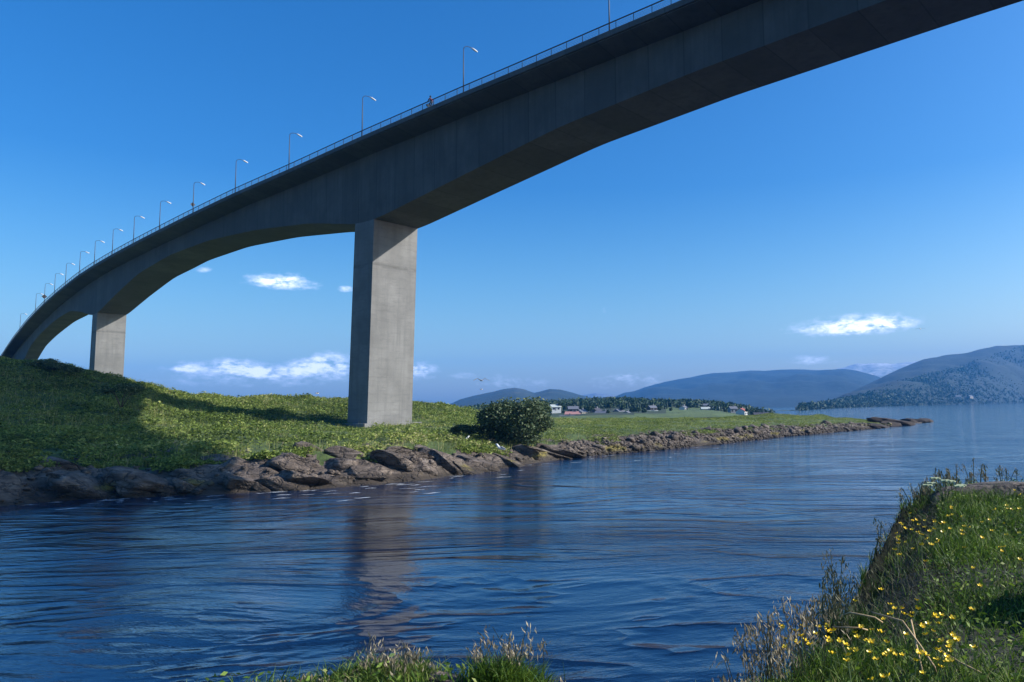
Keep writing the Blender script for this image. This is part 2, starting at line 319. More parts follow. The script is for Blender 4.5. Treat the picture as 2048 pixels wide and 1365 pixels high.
ZB = [(-100, 37), (-64, 34), (-45, 36.8), (-25, 39.1), (0, 40.0), (15, 40.2), (38, 40.2), (57, 39.4), (76, 37.15), (94.4, 34.85), (100, 34.95), (112.7, 37.35), (131.6, 39.4), (151.6, 40.6), (171.4, 40.5), (190, 39.0), (205, 36.2), (221, 32.9), (228, 32.9), (238, 34.9), (252, 36.6), (275, 35.9), (305, 33.8), (325, 32.0), (342, 29.), (352, 27.5), (440, 27)]
OF = [(-100, 10.8), (180, 10.8), (225, 9.3), (270, 8.), (340, 7.), (440, 7.)]
ts = np.arange(-90, 425.1, 1.5)
def sm(tab):
    v = np.interp(ts, *zip(*tab))
    for _ in range(3): v[1:-1] = (v[:-2] + 2 * v[1:-1] + v[2:]) / 4
    return v
zd, zb, of = sm(ZD), sm(ZB), sm(OF)
ztop = lambda t: float(np.interp(t, ts, zd)); zbot = lambda t: float(np.interp(t, ts, zb)); offar = lambda t: float(np.interp(t, ts, of))
bridge = empty('road_bridge', (*edge(96, 7), 4)); tag(bridge, 'long curving concrete box girder road bridge on tall piers across the strait', 'bridge')
BO = Vector(bridge.location)
def loft(name, prof, mat, uvs=False):
    """prof(i) -> list of (off, z); closed loops lofted along the deck line"""
    V = []; n = None
    for i, t in enumerate(ts):
        pr = prof(i); n = len(pr)
        for o, z in pr: p = edge(t, o); V.append((p[0] - BO.x, p[1] - BO.y, z - BO.z))
    Fa = [(i * n + k, i * n + (k + 1) % n, (i + 1) * n + (k + 1) % n, (i + 1) * n + k) for i in range(len(ts) - 1) for k in range(n)]
    Fa += [tuple(range(n))[::-1], tuple((len(ts) - 1) * n + k for k in range(n))]
    o = mesh(name, V, Fa, mat, bridge)
    if uvs:
        uv = o.data.uv_layers.new(name='UVMap'); vi = np.zeros(len(o.data.loops), dtype=np.int32); o.data.loops.foreach_get('vertex_index', vi)
        u = np.stack([ts[vi // n] + 200, np.array([v[2] for v in V])[vi]], -1); uv.data.foreach_set('uv', u.astype(np.float32).ravel())
    return o
DW = lambda i: of[i] + 3.0
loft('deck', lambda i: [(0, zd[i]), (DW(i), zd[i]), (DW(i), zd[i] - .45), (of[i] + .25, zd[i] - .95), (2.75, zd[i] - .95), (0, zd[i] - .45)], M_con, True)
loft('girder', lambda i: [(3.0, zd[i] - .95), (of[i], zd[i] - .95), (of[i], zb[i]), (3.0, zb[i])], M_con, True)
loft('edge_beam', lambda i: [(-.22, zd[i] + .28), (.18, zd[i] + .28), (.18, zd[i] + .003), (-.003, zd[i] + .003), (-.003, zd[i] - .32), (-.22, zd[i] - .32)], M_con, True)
loft('road_surface', lambda i: [(2.6, zd[i] + .09), (DW(i) - 1.2, zd[i] + .09), (DW(i) - 1.2, zd[i] + .004), (2.6, zd[i] + .004)], M_asph)
def pier(tb, tt, z0, name='pier', foot=None, far=None):
    """tb, tt: (right, left) positions along the deck line at the bottom and at the top"""
    V = []; k = 9
    zt = min(zbot(tt[0]), zbot(tt[1])) + 1.5
    for q in range(k + 1):
        f = q / k; z = z0 + (zt - z0) * f; a = tb[0] * (1 - f) + tt[0] * f; b = tb[1] * (1 - f) + tt[1] * f; ff = (far or offar(a)) - .004
        for t, o in ((a, 3.004), (a, ff), (b, ff), (b, 3.004)): p = edge(t, o); V.append((p[0] - BO.x, p[1] - BO.y, z - BO.z))
    Fa = [(q * 4 + e, q * 4 + (e + 1) % 4, q * 4 + 4 + (e + 1) % 4, q * 4 + 4 + e) for q in range(k) for e in range(4)] + [(3, 2, 1, 0), tuple(k * 4 + e for e in range(4))]
    P = mesh(name, V, Fa, M_pier, bridge)
    if foot:
        V = []
        for z, g in ((z0 - 3, 1.1), (z0 + foot - .06, 1.1), (z0 + foot, 1.03)):
            for t, o in ((tb[0] - g, 3 - g), (tb[0] - g, offar(tb[0]) + g), (tb[1] + g, offar(tb[0]) + g), (tb[1] + g, 3 - g)):
                p = edge(t, o); V.append((p[0] - BO.x, p[1] - BO.y, z - BO.z))
        fo = mesh('footing', V, [(3, 2, 1, 0), (8, 9, 10, 11)] + [(r * 4 + e, r * 4 + (e + 1) % 4, r * 4 + 4 + (e + 1) % 4, r * 4 + 4 + e) for r in (0, 1) for e in range(4)], M_pier, P)
    return P
pier((96.0, 101.2), (94.9, 99.9), 3.2, foot=1.25)
pier((221.8, 227), (221.5, 226), 12)
pier((352, 360), (352, 360), 15)
pier((-68, -62), (-68, -62), 0)
# railing
TOPR = 1.22
rl = MB()
def along(o, z, t0=-90, t1=424, st=3): return [(*(edge(t, o) - np.array([BO.x, BO.y])), float(np.interp(t, ts, zd)) + z - BO.z) for t in np.arange(t0, t1, st)]
rl.tube(along(-.03, TOPR), .07, 6); RAIL = rl.build('railing', M_metal, bridge)
wr = MB()
for z in (.45, .62, .79, .96): wr.tube(along(-.03, z), .021, 4)
wr.build('rail_wires', M_wire, RAIL)
pm = MB(); pm.box((0, 0, .6), (.07, .07, 1.2)); pm.box((0, 0, .31), (.16, .16, .02)); post0 = pm.build('railing_post', M_metal, RAIL)
pts_t = np.arange(29.0, 424, 2.4); first = True
for t in pts_t[:100]:
    o = post0 if first else post0.copy()
    if not first: C.objects.link(o)
    first = False; p = edge(t, -.03); o.location = (p[0] - BO.x, p[1] - BO.y, ztop(t) - BO.z)
rest = MB()
for t in list(pts_t[100:]) + list(np.arange(29 - 2.4, -88, -2.4)):
    p = edge(t, -.03); rest.box((p[0] - BO.x, p[1] - BO.y, ztop(t) + .6 - BO.z), (.07, .07, 1.2))
tag(rest.build('railing_posts', M_metal, RAIL), kind='stuff')
# lamps
def make_lamp():
    r = empty('street_lamp'); a = MB(); a.tube([(0, 0, .0), (0, 0, 3), (0, 0, 6.25)], [.085, .07, .05], 8); a.build('lamp_post', M_lampm, r, True)
    b = MB(); arc = [(0, 0, 6.25), (.12, 0, 6.5), (.4, 0, 6.66), (.8, 0, 6.68), (1.15, 0, 6.6)]; b.tube(arc, .04, 7); b.build('lamp_arm', M_lampm, r, True)
    h = MB(); h.tube([(1.05, 0, 6.63), (1.3, 0, 6.53), (1.7, 0, 6.36), (1.92, 0, 6.27)], [.06, .13, .12, .05], 8); h.build('lamp_head', M_shade, r, True)
    f = MB(); f.box((0, 0, .33), (.24, .24, .04)); f.build('base_plate', M_lampm, r); return r
lamp0 = make_lamp()
def t_of(x, off=0.):
    """position along the deck line seen in photo column x near the deck edge"""
    best = None
    for t in np.arange(-20, 424, .25):
        p = edge(t, off); q = np.array([p[0], p[1], ztop(t) - H]); z = q @ fw
        if z <= 0: continue
        e = abs(PX + F * (q @ RR) / z - x)
        if best is None or e < best[0]: best = (e, t)
    return best[1]
LX = [(1220, 'tallest looking street lamp, cut by the photo top, right of the cyclist'), (926, 'grey street lamp with curved arm, first right of the cyclist on the bridge railing'),
      (723, 'grey street lamp with curved arm, first left of the cyclist on the bridge railing'), (577, 'street lamp on the bridge directly right of the one above the short side span middle'),
      (470, 'street lamp on the bridge just right of the lamp carrying the nearer diamond sign'), (385, 'street lamp on the bridge post that carries the nearer dark diamond sign'),
      (318, 'first street lamp left of the nearer diamond sign on the bridge'), (266, 'second street lamp left of the nearer diamond sign on the bridge'),
      (224, 'street lamp standing on the bridge just right of the far left pier top'), (188, 'small street lamp standing on the bridge directly over the far left pier'),
      (158, 'small street lamp, first left of the far pier on the bridge'), (130, 'tiny street lamp, second left of the far pier on the bridge'), (108, 'tiny street lamp just right of the farther diamond sign'),
      (88, 'tiny street lamp on the post that carries the farther diamond sign'), (70, 'tiny street lamp just left of the farther diamond sign'), (39, 'farthest tiny street lamp at the left end of the bridge')]
def copy_tree(o, parent=None):
    c = o.copy(); C.objects.link(c); c.parent = parent
    for ch in list(o.children): copy_tree(ch, c)
    return c
LT = {}
for i, (x, lb) in enumerate(LX):
    o = lamp0 if i == 0 else copy_tree(lamp0)
    t = t_of(x, -.02); LT[x] = t; p = edge(t, .02); a = edge(t + .5, 0) - edge(t - .5, 0)
    o.location = (p[0], p[1], ztop(t)); o.rotation_euler = (0, 0, math.atan2(a[1], a[0]) - math.pi / 2 - .35)
    tag(o, lb, 'street lamp', 'street lamps along the bridge railing')
for x, lb, hgt in ((385, 'nearer dark diamond road sign seen from behind on a bridge lamp post', 2.1), (88, 'farther tiny dark diamond road sign at the left end of the bridge', 2.6)):
    t = LT[x]; p = edge(t, -.02); a = edge(t + .5, 0) - edge(t - .5, 0); r = empty('road_sign', (p[0], p[1], ztop(t)), math.atan2(a[1], a[0])); tag(r, lb, 'road sign', 'diamond road signs on the bridge')
    s_ = .52 if x == 385 else .8
    b = MB(); b.box((.12, 0, hgt), (.03, s_ * 1.25, s_ * 1.25), Matrix.Rotation(math.radians(45), 3, 'X')); b.build('sign_plate', M_black, r)
    b = MB(); b.box((.08, 0, hgt + .18), (.05, .3, .05)); b.box((.08, 0, hgt - .18), (.05, .3, .05)); b.build('bracket', M_metal, r)

# cyclist on the bridge
def skin_chain(name, verts, edges, radii, mat, parent, root=0, sub=2):
    me = bpy.data.meshes.new(name); me.from_pydata(verts, edges, []); o = bpy.data.objects.new(name, me); C.objects.link(o); o.parent = parent
    me.materials.append(mat); mo = o.modifiers.new('skin', 'SKIN'); mo.use_smooth_shade = True
    for i, r_ in enumerate(radii): me.skin_vertices[0].data[i].radius = (r_, r_)
    me.skin_vertices[0].data[root].use_root = True
    s_ = o.modifiers.new('sub', 'SUBSURF'); s_.levels = s_.render_levels = sub; return o
def bicycle(loc, rz):
    r = empty('bicycle', loc, rz); tag(r, 'dark bicycle ridden along the bridge behind the railing', 'bicycle')
    for x in (-.52, .52):
        t_ = MB(); pts = [(x + .34 * math.cos(a), 0, .34 + .34 * math.sin(a)) for a in np.linspace(0, 2 * math.pi, 25)]; t_.tube(pts, .02, 6, False); wo_ = t_.build('wheel', M_black, r)
        s_ = MB()
        for k in range(10): a = k * math.pi / 5; s_.tube([(x, 0, .34), (x + .33 * math.cos(a), 0, .34 + .33 * math.sin(a))], .003, 3)
        s_.build('spokes', M_metal, wo_)
    f = MB(); A, B_, Cc, D = (-.52, 0, .34), (-.08, 0, .3), (-.22, 0, .82), (.36, 0, .84)
    for a, b in ((A, B_), (A, Cc), (B_, Cc), (B_, D), (Cc, D), (D, (.52, 0, .34)), (D, (.33, 0, 1.0))): f.tube([a, b], .018, 6)
    f.build('frame', M_black, r); h = MB(); h.tube([(.42, .25, 1.03), (.34, .2, 1.02), (.33, 0, 1.0), (.34, -.2, 1.02), (.42, -.25, 1.03)], .014, 6); h.build('handlebar', M_black, r)
    s_ = MB(); s_.box((-.24, 0, .93), (.26, .14, .05)); s_.tube([(-.22, 0, .8), (-.24, 0, .92)], .014, 6); s_.build('saddle', M_black, r)
    p = MB(); p.tube([(-.08, -.09, .3), (-.02, -.1, .14)], .01, 5); p.tube([(-.08, .09, .3), (-.14, .1, .46)], .01, 5); p.box((-.02, -.15, .13), (.09, .08, .02)); p.box((-.14, .15, .47), (.09, .08, .02)); p.build('pedals', M_black, r)
    b = MB(); b.box((.6, 0, .86), (.26, .34, .24)); b.build('front_bag', M_dark, r)
    l = MB(); l.box((.44, 0, .72), (.06, .12, .1)); l.build('headlight', M_white, r)
tc_ = t_of(860, 0.4); pc_ = edge(tc_, .42); a_ = edge(tc_ + .5) - edge(tc_ - .5); rz_ = math.atan2(a_[1], a_[0])
bicycle((pc_[0], pc_[1], ztop(tc_) + .16), rz_)
per = empty('person', (pc_[0], pc_[1], ztop(tc_) + .16), rz_); tag(per, 'person in dark trousers and maroon jacket riding a bicycle on the bridge', 'person')
bv = [(-.24, 0, 1.0), (-.17, 0, 1.2), (-.06, 0, 1.42), (0, 0, 1.52), (.04, 0, 1.62), (.07, 0, 1.72),
      (-.05, .19, 1.43), (.12, .26, 1.2), (.36, .22, 1.06), (-.05, -.19, 1.43), (.12, -.26, 1.2), (.36, -.22, 1.06),
      (-.2, .1, .97), (.14, .13, .82), (-.1, .14, .5), (0, .15, .47), (-.2, -.1, .97), (.2, -.13, .66), (.0, -.14, .2), (.1, -.15, .15)]
be = [(0, 1), (1, 2), (2, 3), (3, 4), (4, 5), (2, 6), (6, 7), (7, 8), (2, 9), (9, 10), (10, 11), (0, 12), (12, 13), (13, 14), (14, 15), (0, 16), (16, 17), (17, 18), (18, 19)]
skin_chain('body', bv, be, [.15, .14, .16, .06, .085, .08, .065, .045, .03, .065, .045, .03, .09, .065, .045, .035, .09, .065, .045, .035], M_dark, per)
jk = [bv[0], bv[1], bv[2], bv[6], bv[7], bv[9], bv[10]]
skin_chain('jacket', jk, [(0, 1), (1, 2), (2, 3), (3, 4), (2, 5), (5, 6)], [.165, .165, .18, .08, .06, .08, .06], M_maroon, per)
hm = bmesh.new(); bmesh.ops.create_uvsphere(hm, u_segments=14, v_segments=9, radius=.115)
me = bpy.data.meshes.new('helmet'); bmesh.ops.scale(hm, vec=(1.2, .95, .8), verts=hm.verts); bmesh.ops.translate(hm, vec=(.06, 0, 1.77), verts=hm.verts); hm.to_mesh(me); hm.free(); me.materials.append(M_black)
ho = bpy.data.objects.new('helmet', me); C.objects.link(ho); ho.parent = per
per.scale = (1.12, 1.12, 1.12)

# ---------------------------------------------------------------- leaves
def leaf_quads(P, size, flat=.5, droop=0.):
    """P (n,3) centres, size (n,) -> quads with random facing"""
    n = len(P); a = rng.uniform(0, 2 * np.pi, n); up = np.stack([rng.normal(0, 1, n), rng.normal(0, 1, n), np.abs(rng.normal(0, 1, n)) * flat + .15], -1)
    up /= np.linalg.norm(up, axis=1)[:, None]
    t = np.stack([np.cos(a), np.sin(a), np.zeros(n)], -1); t -= up * (t * up).sum(1)[:, None]; t /= np.linalg.norm(t, axis=1)[:, None]
    b = np.cross(up, t); s = size[:, None]
    V = np.stack([P - t * s * .6, P + b * s * .28, P + t * s * .6 - up * s * .12, P - b * s * .28], 1).reshape(-1, 3)
    return V, np.arange(n * 4).reshape(-1, 4)
def rnd_attr(o, vals): face_attr(o, 'rnd', vals, 4)
# herbs on the far bank: clumps of leaves
NCL = 36000
cx = rng.uniform(-60, 1790, NCL); cw = 2.3 + (8.0 - 2.3) * rng.uniform(0, 1, NCL) ** 1.05
gx, gd, gz = bank_point(cx, cw)
keep = (gz > .7) & ~((cw < 3.25) & (fbm(gx * .3, gd * .3, 3, 21) < -.12 + (3.25 - cw) * .38))
keep &= ~((cw > 6.3) & (cx > 1560))
cx, cw, gx, gd, gz = [q[keep] for q in (cx, cw, gx, gd, gz)]
hgt = np.clip(.25 + .8 * vnoise(gx * .35, gd * .35, 5) + .5 * fbm(gx * .1, gd * .1, 2, 8), .15, 1.35) * (.45 + .95 * vnoise(gx * 1.1, gd * 1.1, 15))
hgt *= np.where(cx > 1080, .62, 1.); hgt *= np.where((cx > 1500), .75, 1.)
fp = np.stack([gx, gd], -1)
pk = np.array([edge(98.5, 6.9)]); dist = np.hypot(fp[:, 0] - pk[0, 0], fp[:, 1] - pk[0, 1]); hgt = np.where(dist < 8.5, hgt * .3, hgt)
LPC = 15; n = len(gx)
th_ = rng.uniform(0, 2 * np.pi, (n, LPC)); rr = np.sqrt(rng.uniform(0, 1, (n, LPC))); R_ = (.35 + .4 * hgt)[:, None]
Pz = gz[:, None] + hgt[:, None] * (np.sqrt(np.clip(1 - rr ** 2, 0, 1)) * rng.uniform(.55, 1.05, (n, LPC)))
P = np.stack([gx[:, None] + np.cos(th_) * rr * R_ * 1.3, gd[:, None] + np.sin(th_) * rr * R_ * 1.3, Pz], -1).reshape(-1, 3)
sz = (rng.uniform(.12, .35, (n, LPC)) * (.6 + .6 * hgt[:, None]) * np.where(cx > 1080, .8, 1.)[:, None]).ravel()
inpier = lambda P: False
V, Fc = leaf_quads(P, sz, .9)
pv_ = vnoise(gx * .09 + 5, gd * .16, 71); hv = np.clip(np.repeat(rng.uniform(.05, .6, n) + .5 * (pv_ - .4) + np.where(cx > 700, .12, 0), LPC) + rng.uniform(-.2, .25, n * LPC), 0, 1)
o = mesh('undergrowth', V, Fc, M_herb); rnd_attr(o, hv); tag(o, 'dense sunlit green herbs and grass covering the far bank', 'undergrowth', kind='stuff')

# upright grass among the herbs
ng = 60000; qx = rng.uniform(-60, 1790, ng); qw = 2.8 + 5 * rng.uniform(0, 1, ng); qx_, qd_, qz_ = bank_point(qx, qw); kp = (qz_ > .8) & (vnoise(qx_ * .22, qd_ * .22, 90) > .42) & ~((qw > 6.3) & (qx > 1560))
qx_, qd_, qz_ = qx_[kp], qd_[kp], qz_[kp]; ng = len(qx_); hh = rng.uniform(.3, 1.0, ng) * np.where(qx[kp] > 1080, .6, 1); a = rng.uniform(0, 3.14, ng); wd = rng.uniform(.012, .035, ng); ln = rng.normal(.12, .2, ng)
V = np.stack([np.stack([qx_ - np.cos(a) * wd, qd_ - np.sin(a) * wd, qz_], -1), np.stack([qx_ + np.cos(a) * wd, qd_ + np.sin(a) * wd, qz_], -1), np.stack([qx_ + ln * hh, qd_ + rng.normal(0, .15, ng) * hh, qz_ + hh * 1.25], -1)], 1).reshape(-1, 3)
o = mesh('tall_grass', V, np.arange(ng * 3).reshape(-1, 3), M_straw); rnd_attr(o, rng.uniform(0, 1, ng)); tag(o, 'tall pale grass standing in patches among the herbs of the far bank', 'grass', kind='stuff')

def crown(centre, rad, nleaf, size, lobes, mat, parent, name='crown', attr=(.0, 1.)):
    cs = []
    for k in range(lobes):
        v = rng.normal(0, 1, 3); v /= np.linalg.norm(v); v[2] = v[2] * .8 - .12 if lobes > 15 else abs(v[2]) * .9 - .25
        cs.append((v * rng.uniform(.45, .74) * np.array(rad), rng.uniform(.2, .46)))
    P = []
    per_ = nleaf // lobes
    for c, s in cs:
        v = rng.normal(0, 1, (per_, 3)); v /= np.linalg.norm(v, axis=1)[:, None]
        q = c + v * (np.array(rad) * s) * (rng.uniform(.55, 1.08, (per_, 1)))
        P.append(q)
    P = np.concatenate(P) + np.array(centre)
    V, Fc = leaf_quads(P, rng.uniform(.6, 1.3, len(P)) * size, .8); o = mesh(name, V, Fc, mat, parent); rnd_attr(o, rng.uniform(attr[0], attr[1], len(P))); return o
def shrub(name, loc, rad, nleaf, size, lobes, label, cat, mat=M_bush, group=None, stems=5):
    r = empty(name, loc); tag(r, label, cat, group)
    tr = MB()
    for k in range(stems):
        a = k * 2 * math.pi / stems + .4; L = rad[2] * 1.3
        tr.tube([(0.1 * math.cos(a), .1 * math.sin(a), -.5), (.25 * rad[0] * math.cos(a), .25 * rad[1] * math.sin(a), L * .35), (.5 * rad[0] * math.cos(a + .3), .5 * rad[1] * math.sin(a + .3), L * .8)], [.03 * rad[2], .022 * rad[2], .008 * rad[2]], 6)
    tr.build('trunk', M_bark, r, True)
    crown((0, 0, rad[2] * .95), rad, nleaf, size, lobes, mat, r); return r
bp_ = atY(1028, 893, 88); shrub('bush', (bp_[0], 88, 1.3), (5.0, 4.2, 3.7), 26000, .30, 34, 'large rounded dark green bush at the water edge beside the meadow', 'bush')
for (x, y, D, rd, lb) in ((932, 880, 88, (2.4, 1.8, 1.2), 'low dark shrub at the left foot of the large round bush'), (243, 806, 88, (2.9, 2.4, 1.7), 'dark shrub halfway up the grassy slope below the far pier'),
                          (90, 742, 104, (2.6, 2., 1.0), 'leftmost dark shrub on the crest under the bridge end'), (115, 745, 104, (2.2, 2., .8), 'middle dark shrub on the crest left of the far pier'),
                          (143, 749, 104, (1.6, 1.5, .6), 'small dark shrub on the crest next to the far pier')):
    p = atY(x, y, D)
    shrub('shrub', tuple(p), rd, 2600, .22, 9, lb, 'shrub', group='shrubs on the far bank')

# ---------------------------------------------------------------- rocks
def rock_mesh(name, rad, seed, sub=4, ridge=.5):
    bm = bmesh.new(); bmesh.ops.create_icosphere(bm, subdivisions=sub, radius=1)
    rs = np.random.default_rng(seed * 7 + 1); pl = []
    for k in range(11):
        n_ = rs.normal(0, 1, 3); n_ /= np.linalg.norm(n_); pl.append((Vector(n_), rs.uniform(.42, .8)))
    pl.append((Vector((.45, .1, 1)).normalized(), .5))
    for v in bm.verts:
        p = v.co.copy(); q = p * 1.3 + Vector((seed * 3.1, seed * 1.7, seed * .9)); p *= 1 + .22 * mn.fractal(q, .8, 2, 4)
        for n_, dd in pl:
            e = p.dot(n_) - dd
            if e > 0: p -= n_ * e * .92
        st = (p.z * 2.6 + p.x * 1.3 + .35 * mn.noise(q * 1.5)) % 1.0; p *= 1 + .03 * mn.fractal(p * 5 + q, .7, 2, 4) + .11 * ridge * (st - .5)
        v.co = Vector((p.x * rad[0], p.y * rad[1], p.z * rad[2])) * 1.3
    me = bpy.data.meshes.new(name); bm.to_mesh(me); bm.free(); me.polygons.foreach_set('use_smooth', np.ones(len(me.polygons), dtype=bool)); me.materials.append(M_rock)
    return me
M_weedrock = simple('seaweed_covered_rock', (.022, .014, .012), .97, 0, .5, 2.)
SLABS = [(170, 975, 3.4, 2, 1.0, 0, 'low dark rock at the waterline at the left end of the shore'), (255, 968, 2.2, 1.8, 1.2, .1, 'small brown rock left of the yellow weed on the shore'), (300, 985, 1.6, 1.2, .7, 0, 'yellowish weed covered rock at the waterline on the left'),
         (415, 955, 2.9, 2.2, 1.5, .1, 'rounded brown rock under the left edge of the green slope'), (395, 978, 5.2, 1.6, .7, -.05, 'long low rock ledge at the waterline left of the pier'), (485, 940, 2.4, 2, 1.7, .1, 'grey rock hump with a dark cleft on its right'),
         (560, 968, 3.0, 2, .9, -.1, 'flat brown ledge at the waterline left below the pier'), (605, 925, 2.6, 2.2, 1.5, .2, 'reddish rock knob hanging below the green slope'), (655, 955, 3.2, 1.6, 1.0, -.2, 'pale rock slab sloping towards the water left of the pier reflection'),
         (760, 940, 3.3, 2.6, 2.3, .1, 'biggest rock outcrop with a pale pointed crest below the pier'), (700, 925, 2.0, 2, 1.6, -.2, 'pale wedge of rock left of the biggest outcrop'), (835, 930, 2.3, 2.4, 2.0, .3, 'dark rock right of the biggest outcrop below the pier'),
         (890, 925, 2.6, 2.4, 1.7, .35, 'steep banded rock slab sloping down to the right'), (945, 925, 3.2, 2.2, 1.2, .3, 'pale banded slab sloping down left of the large bush'), (1010, 915, 3.6, 2.0, 1.0, .2, 'flat brown slab with yellow weed below the large bush'),
         (1090, 902, 3.4, 2.0, .9, .15, 'grey slab at the right foot of the large bush'), (1145, 900, 2.6, 1.6, .6, .1, 'low slab at the waterline right of the large bush'), (1390, 882, 5.6, 2.4, 1.3, 0, 'long pinkish rock ledge midway along the stony shore'),
         (1300, 892, 2.8, 1.8, .9, 0, 'brown boulder ledge left of the long pinkish ledge'), (1710, 851, 6.5, 2.4, 1.2, .06, 'brown sloping ledge before the tip of the headland'), (1790, 846, 7.0, 2.4, 1.1, -.02, 'dark flat rock forming the headland'), (1835, 843, 4.5, 1.8, .55, 0, 'low dark rock at the outermost tip of the headland')]
for i, (x, y, rx, ry, rz, tilt, lb) in enumerate(SLABS):
    ysh = np.interp(x, *zip(*SH)); d0 = H * F / (ysh - hy(x)); k = np.clip((ysh - y) / max(ysh - np.interp(x, *zip(*RK)), 1), 0, 1)
    d = d0 + 1.0 + k * 5.5; sc = max(1., d0 / 75) if i < 19 else 1.
    z = H - (y - hy(x)) * d / F
    me = rock_mesh('shore_rock', (rx * 1.05, ry, rz * (1.5 if x > 1750 else .78)), i + 1); me.materials[0] = M_weedrock if x > 1750 else M_rock; o = bpy.data.objects.new('shore_rock', me); C.objects.link(o)
    o.location = (colX(x, d), d, z - rz * .35 if x < 1680 else .25); o.rotation_euler = (0, tilt + .12, random.uniform(-.3, .3) + .35); tag(o, lb, 'rock', 'rocks along the far shore')
for i in range(30):
    x = 120 + 1010 * (i + random.random()) / 30; wv = random.uniform(1.2, 3.0); X, D, Z = [float(q[0]) for q in bank_point(np.array([x]), np.array([wv]))]; k = random.uniform(.8, 1.7)
    o = bpy.data.objects.new('shore_rock', rock_mesh('shore_rock', (k * 1.6, k * 1.1, k * .55), 200 + i)); C.objects.link(o); o.location = (X, D, Z - .15); o.rotation_euler = (random.uniform(-.15, .1), .22 + random.uniform(-.1, .2), random.uniform(-.2, .6))
    tag(o, 'angular brown rock in the broken band between the water and the green slope', 'rock', 'rocks filling the far shore')
for i, (x, dy) in enumerate(((1735, 1.), (1757, 2.), (1775, .5), (1808, 1.), (1822, -.5), (1846, 0.), (1700, 2.))):
    y = float(np.interp(x, *zip(*SH))) - 1 + dy * .5; d = H * F / (y - hy(x)); k = 1.5 + .5 * (i % 3)
    o = bpy.data.objects.new('shore_rock', rock_mesh('shore_rock', (k * 1.9, k * 1.1, k * .55), 300 + i)); C.objects.link(o); o.data.materials[0] = M_weedrock; o.location = (colX(x, d), d + 1.5, .15); o.rotation_euler = (0, .05, .5 * (i % 3))
    tag(o, 'low weed covered rock awash near the tip of the headland', 'rock', 'rocks awash at the headland')
base = [rock_mesh('boulder', (1, .8, .6), 40 + k, 2, 0) for k in range(5)]
BL = []
for i in range(70):
    x = 1180 + 600 * (i + random.random()) / 70; wv = random.uniform(1.1, 3.1); X, D, Z = [float(q[0]) for q in bank_point(np.array([x]), np.array([wv]))]
    o = bpy.data.objects.new('boulder', base[i % 5]); C.objects.link(o); s = random.uniform(.35, .95) * (.8 + D / 300); o.scale = (s, s, s); o.location = (X, D, Z + .1); o.rotation_euler = (random.uniform(-.3, .3), random.uniform(-.3, .3), random.uniform(0, 6))
    tag(o, 'rough grey brown boulder among the stones of the shore right of the large bush', 'boulder', 'boulders along the stony shore')
# shingle: many small stones as one object
ic = bmesh.new(); bmesh.ops.create_icosphere(ic, subdivisions=1, radius=1); iv = np.array([v.co[:] for v in ic.verts]); fi = np.array([[v.index for v in f.verts] for f in ic.faces]); ic.free()
def stones(n, xr, wr_, sr, seed):
    r = np.random.default_rng(seed); x = r.uniform(*xr, n); wv = r.uniform(*wr_, n); X, D, Z = bank_point(x, wv); s = r.uniform(*sr, n) ** 1
    a = r.uniform(0, 6.28, n); jit = r.uniform(.7, 1.3, (n, len(iv), 1)); q = iv[None] * jit * np.stack([s, s * .8, s * .6], -1)[:, None]
    ca, sa = np.cos(a)[:, None], np.sin(a)[:, None]; Xr = q[..., 0] * ca - q[..., 1] * sa; Yr = q[..., 0] * sa + q[..., 1] * ca
    V = np.stack([X[:, None] + Xr, D[:, None] + Yr, Z[:, None] + q[..., 2] + s[:, None] * .15], -1); return V.reshape(-1, 3), (fi[None] + (np.arange(n) * len(iv))[:, None, None]).reshape(-1, 3)
V1, F1 = stones(4200, (1120, 1800), (1.0, 3.1), (.10, .42), 5); V2, F2 = stones(260, (0, 1070), (1.0, 2.9), (.1, .45), 6)
o = mesh('shingle', np.concatenate([V1, V2]), np.concatenate([F1, F2 + len(V1)]), M_rock); tag(o, 'loose grey and brown stones covering the far shoreline', 'shingle', kind='stuff')
# foam where the current licks the shore
M_foam = simple("foam", (.55, .58, .62), .6)
fm = MB()
for i in range(75):
    x = random.uniform(60, 1120) if i < 60 else random.uniform(1120, 1600); y = np.interp(x, *zip(*SH)) + random.choice([2, 3, 5, 9, 16, 24]) * random.uniform(.6, 1.2); D = H * F / (y - hy(x)); X = colX(x, D)
    L = random.uniform(.3, 1.7); wd = random.uniform(.05, .16); a = .42 + random.uniform(-.1, .1); n = 9; b = len(fm.v)
    up_ = []; lo_ = []
    for k in range(n):
        f = k / (n - 1) - .5; yy = math.sin(f * 7 + i) * .12; ww = wd * (1 - (2 * f) ** 2) * random.uniform(.4, 1.2) + .01
        for lst, s_ in ((up_, 1), (lo_, -1)):
            px, py = f * L, yy + s_ * ww; lst.append((X + px * math.cos(a) - py * math.sin(a), D + px * math.sin(a) + py * math.cos(a), .012))
    fm.v += up_ + lo_; fm.f += [(b + k, b + n + k, b + n + k + 1, b + k + 1) for k in range(n - 1)]
tag(fm.build('foam', M_foam), 'thin white foam streaks on the water along the far rocks', 'foam', kind='stuff')

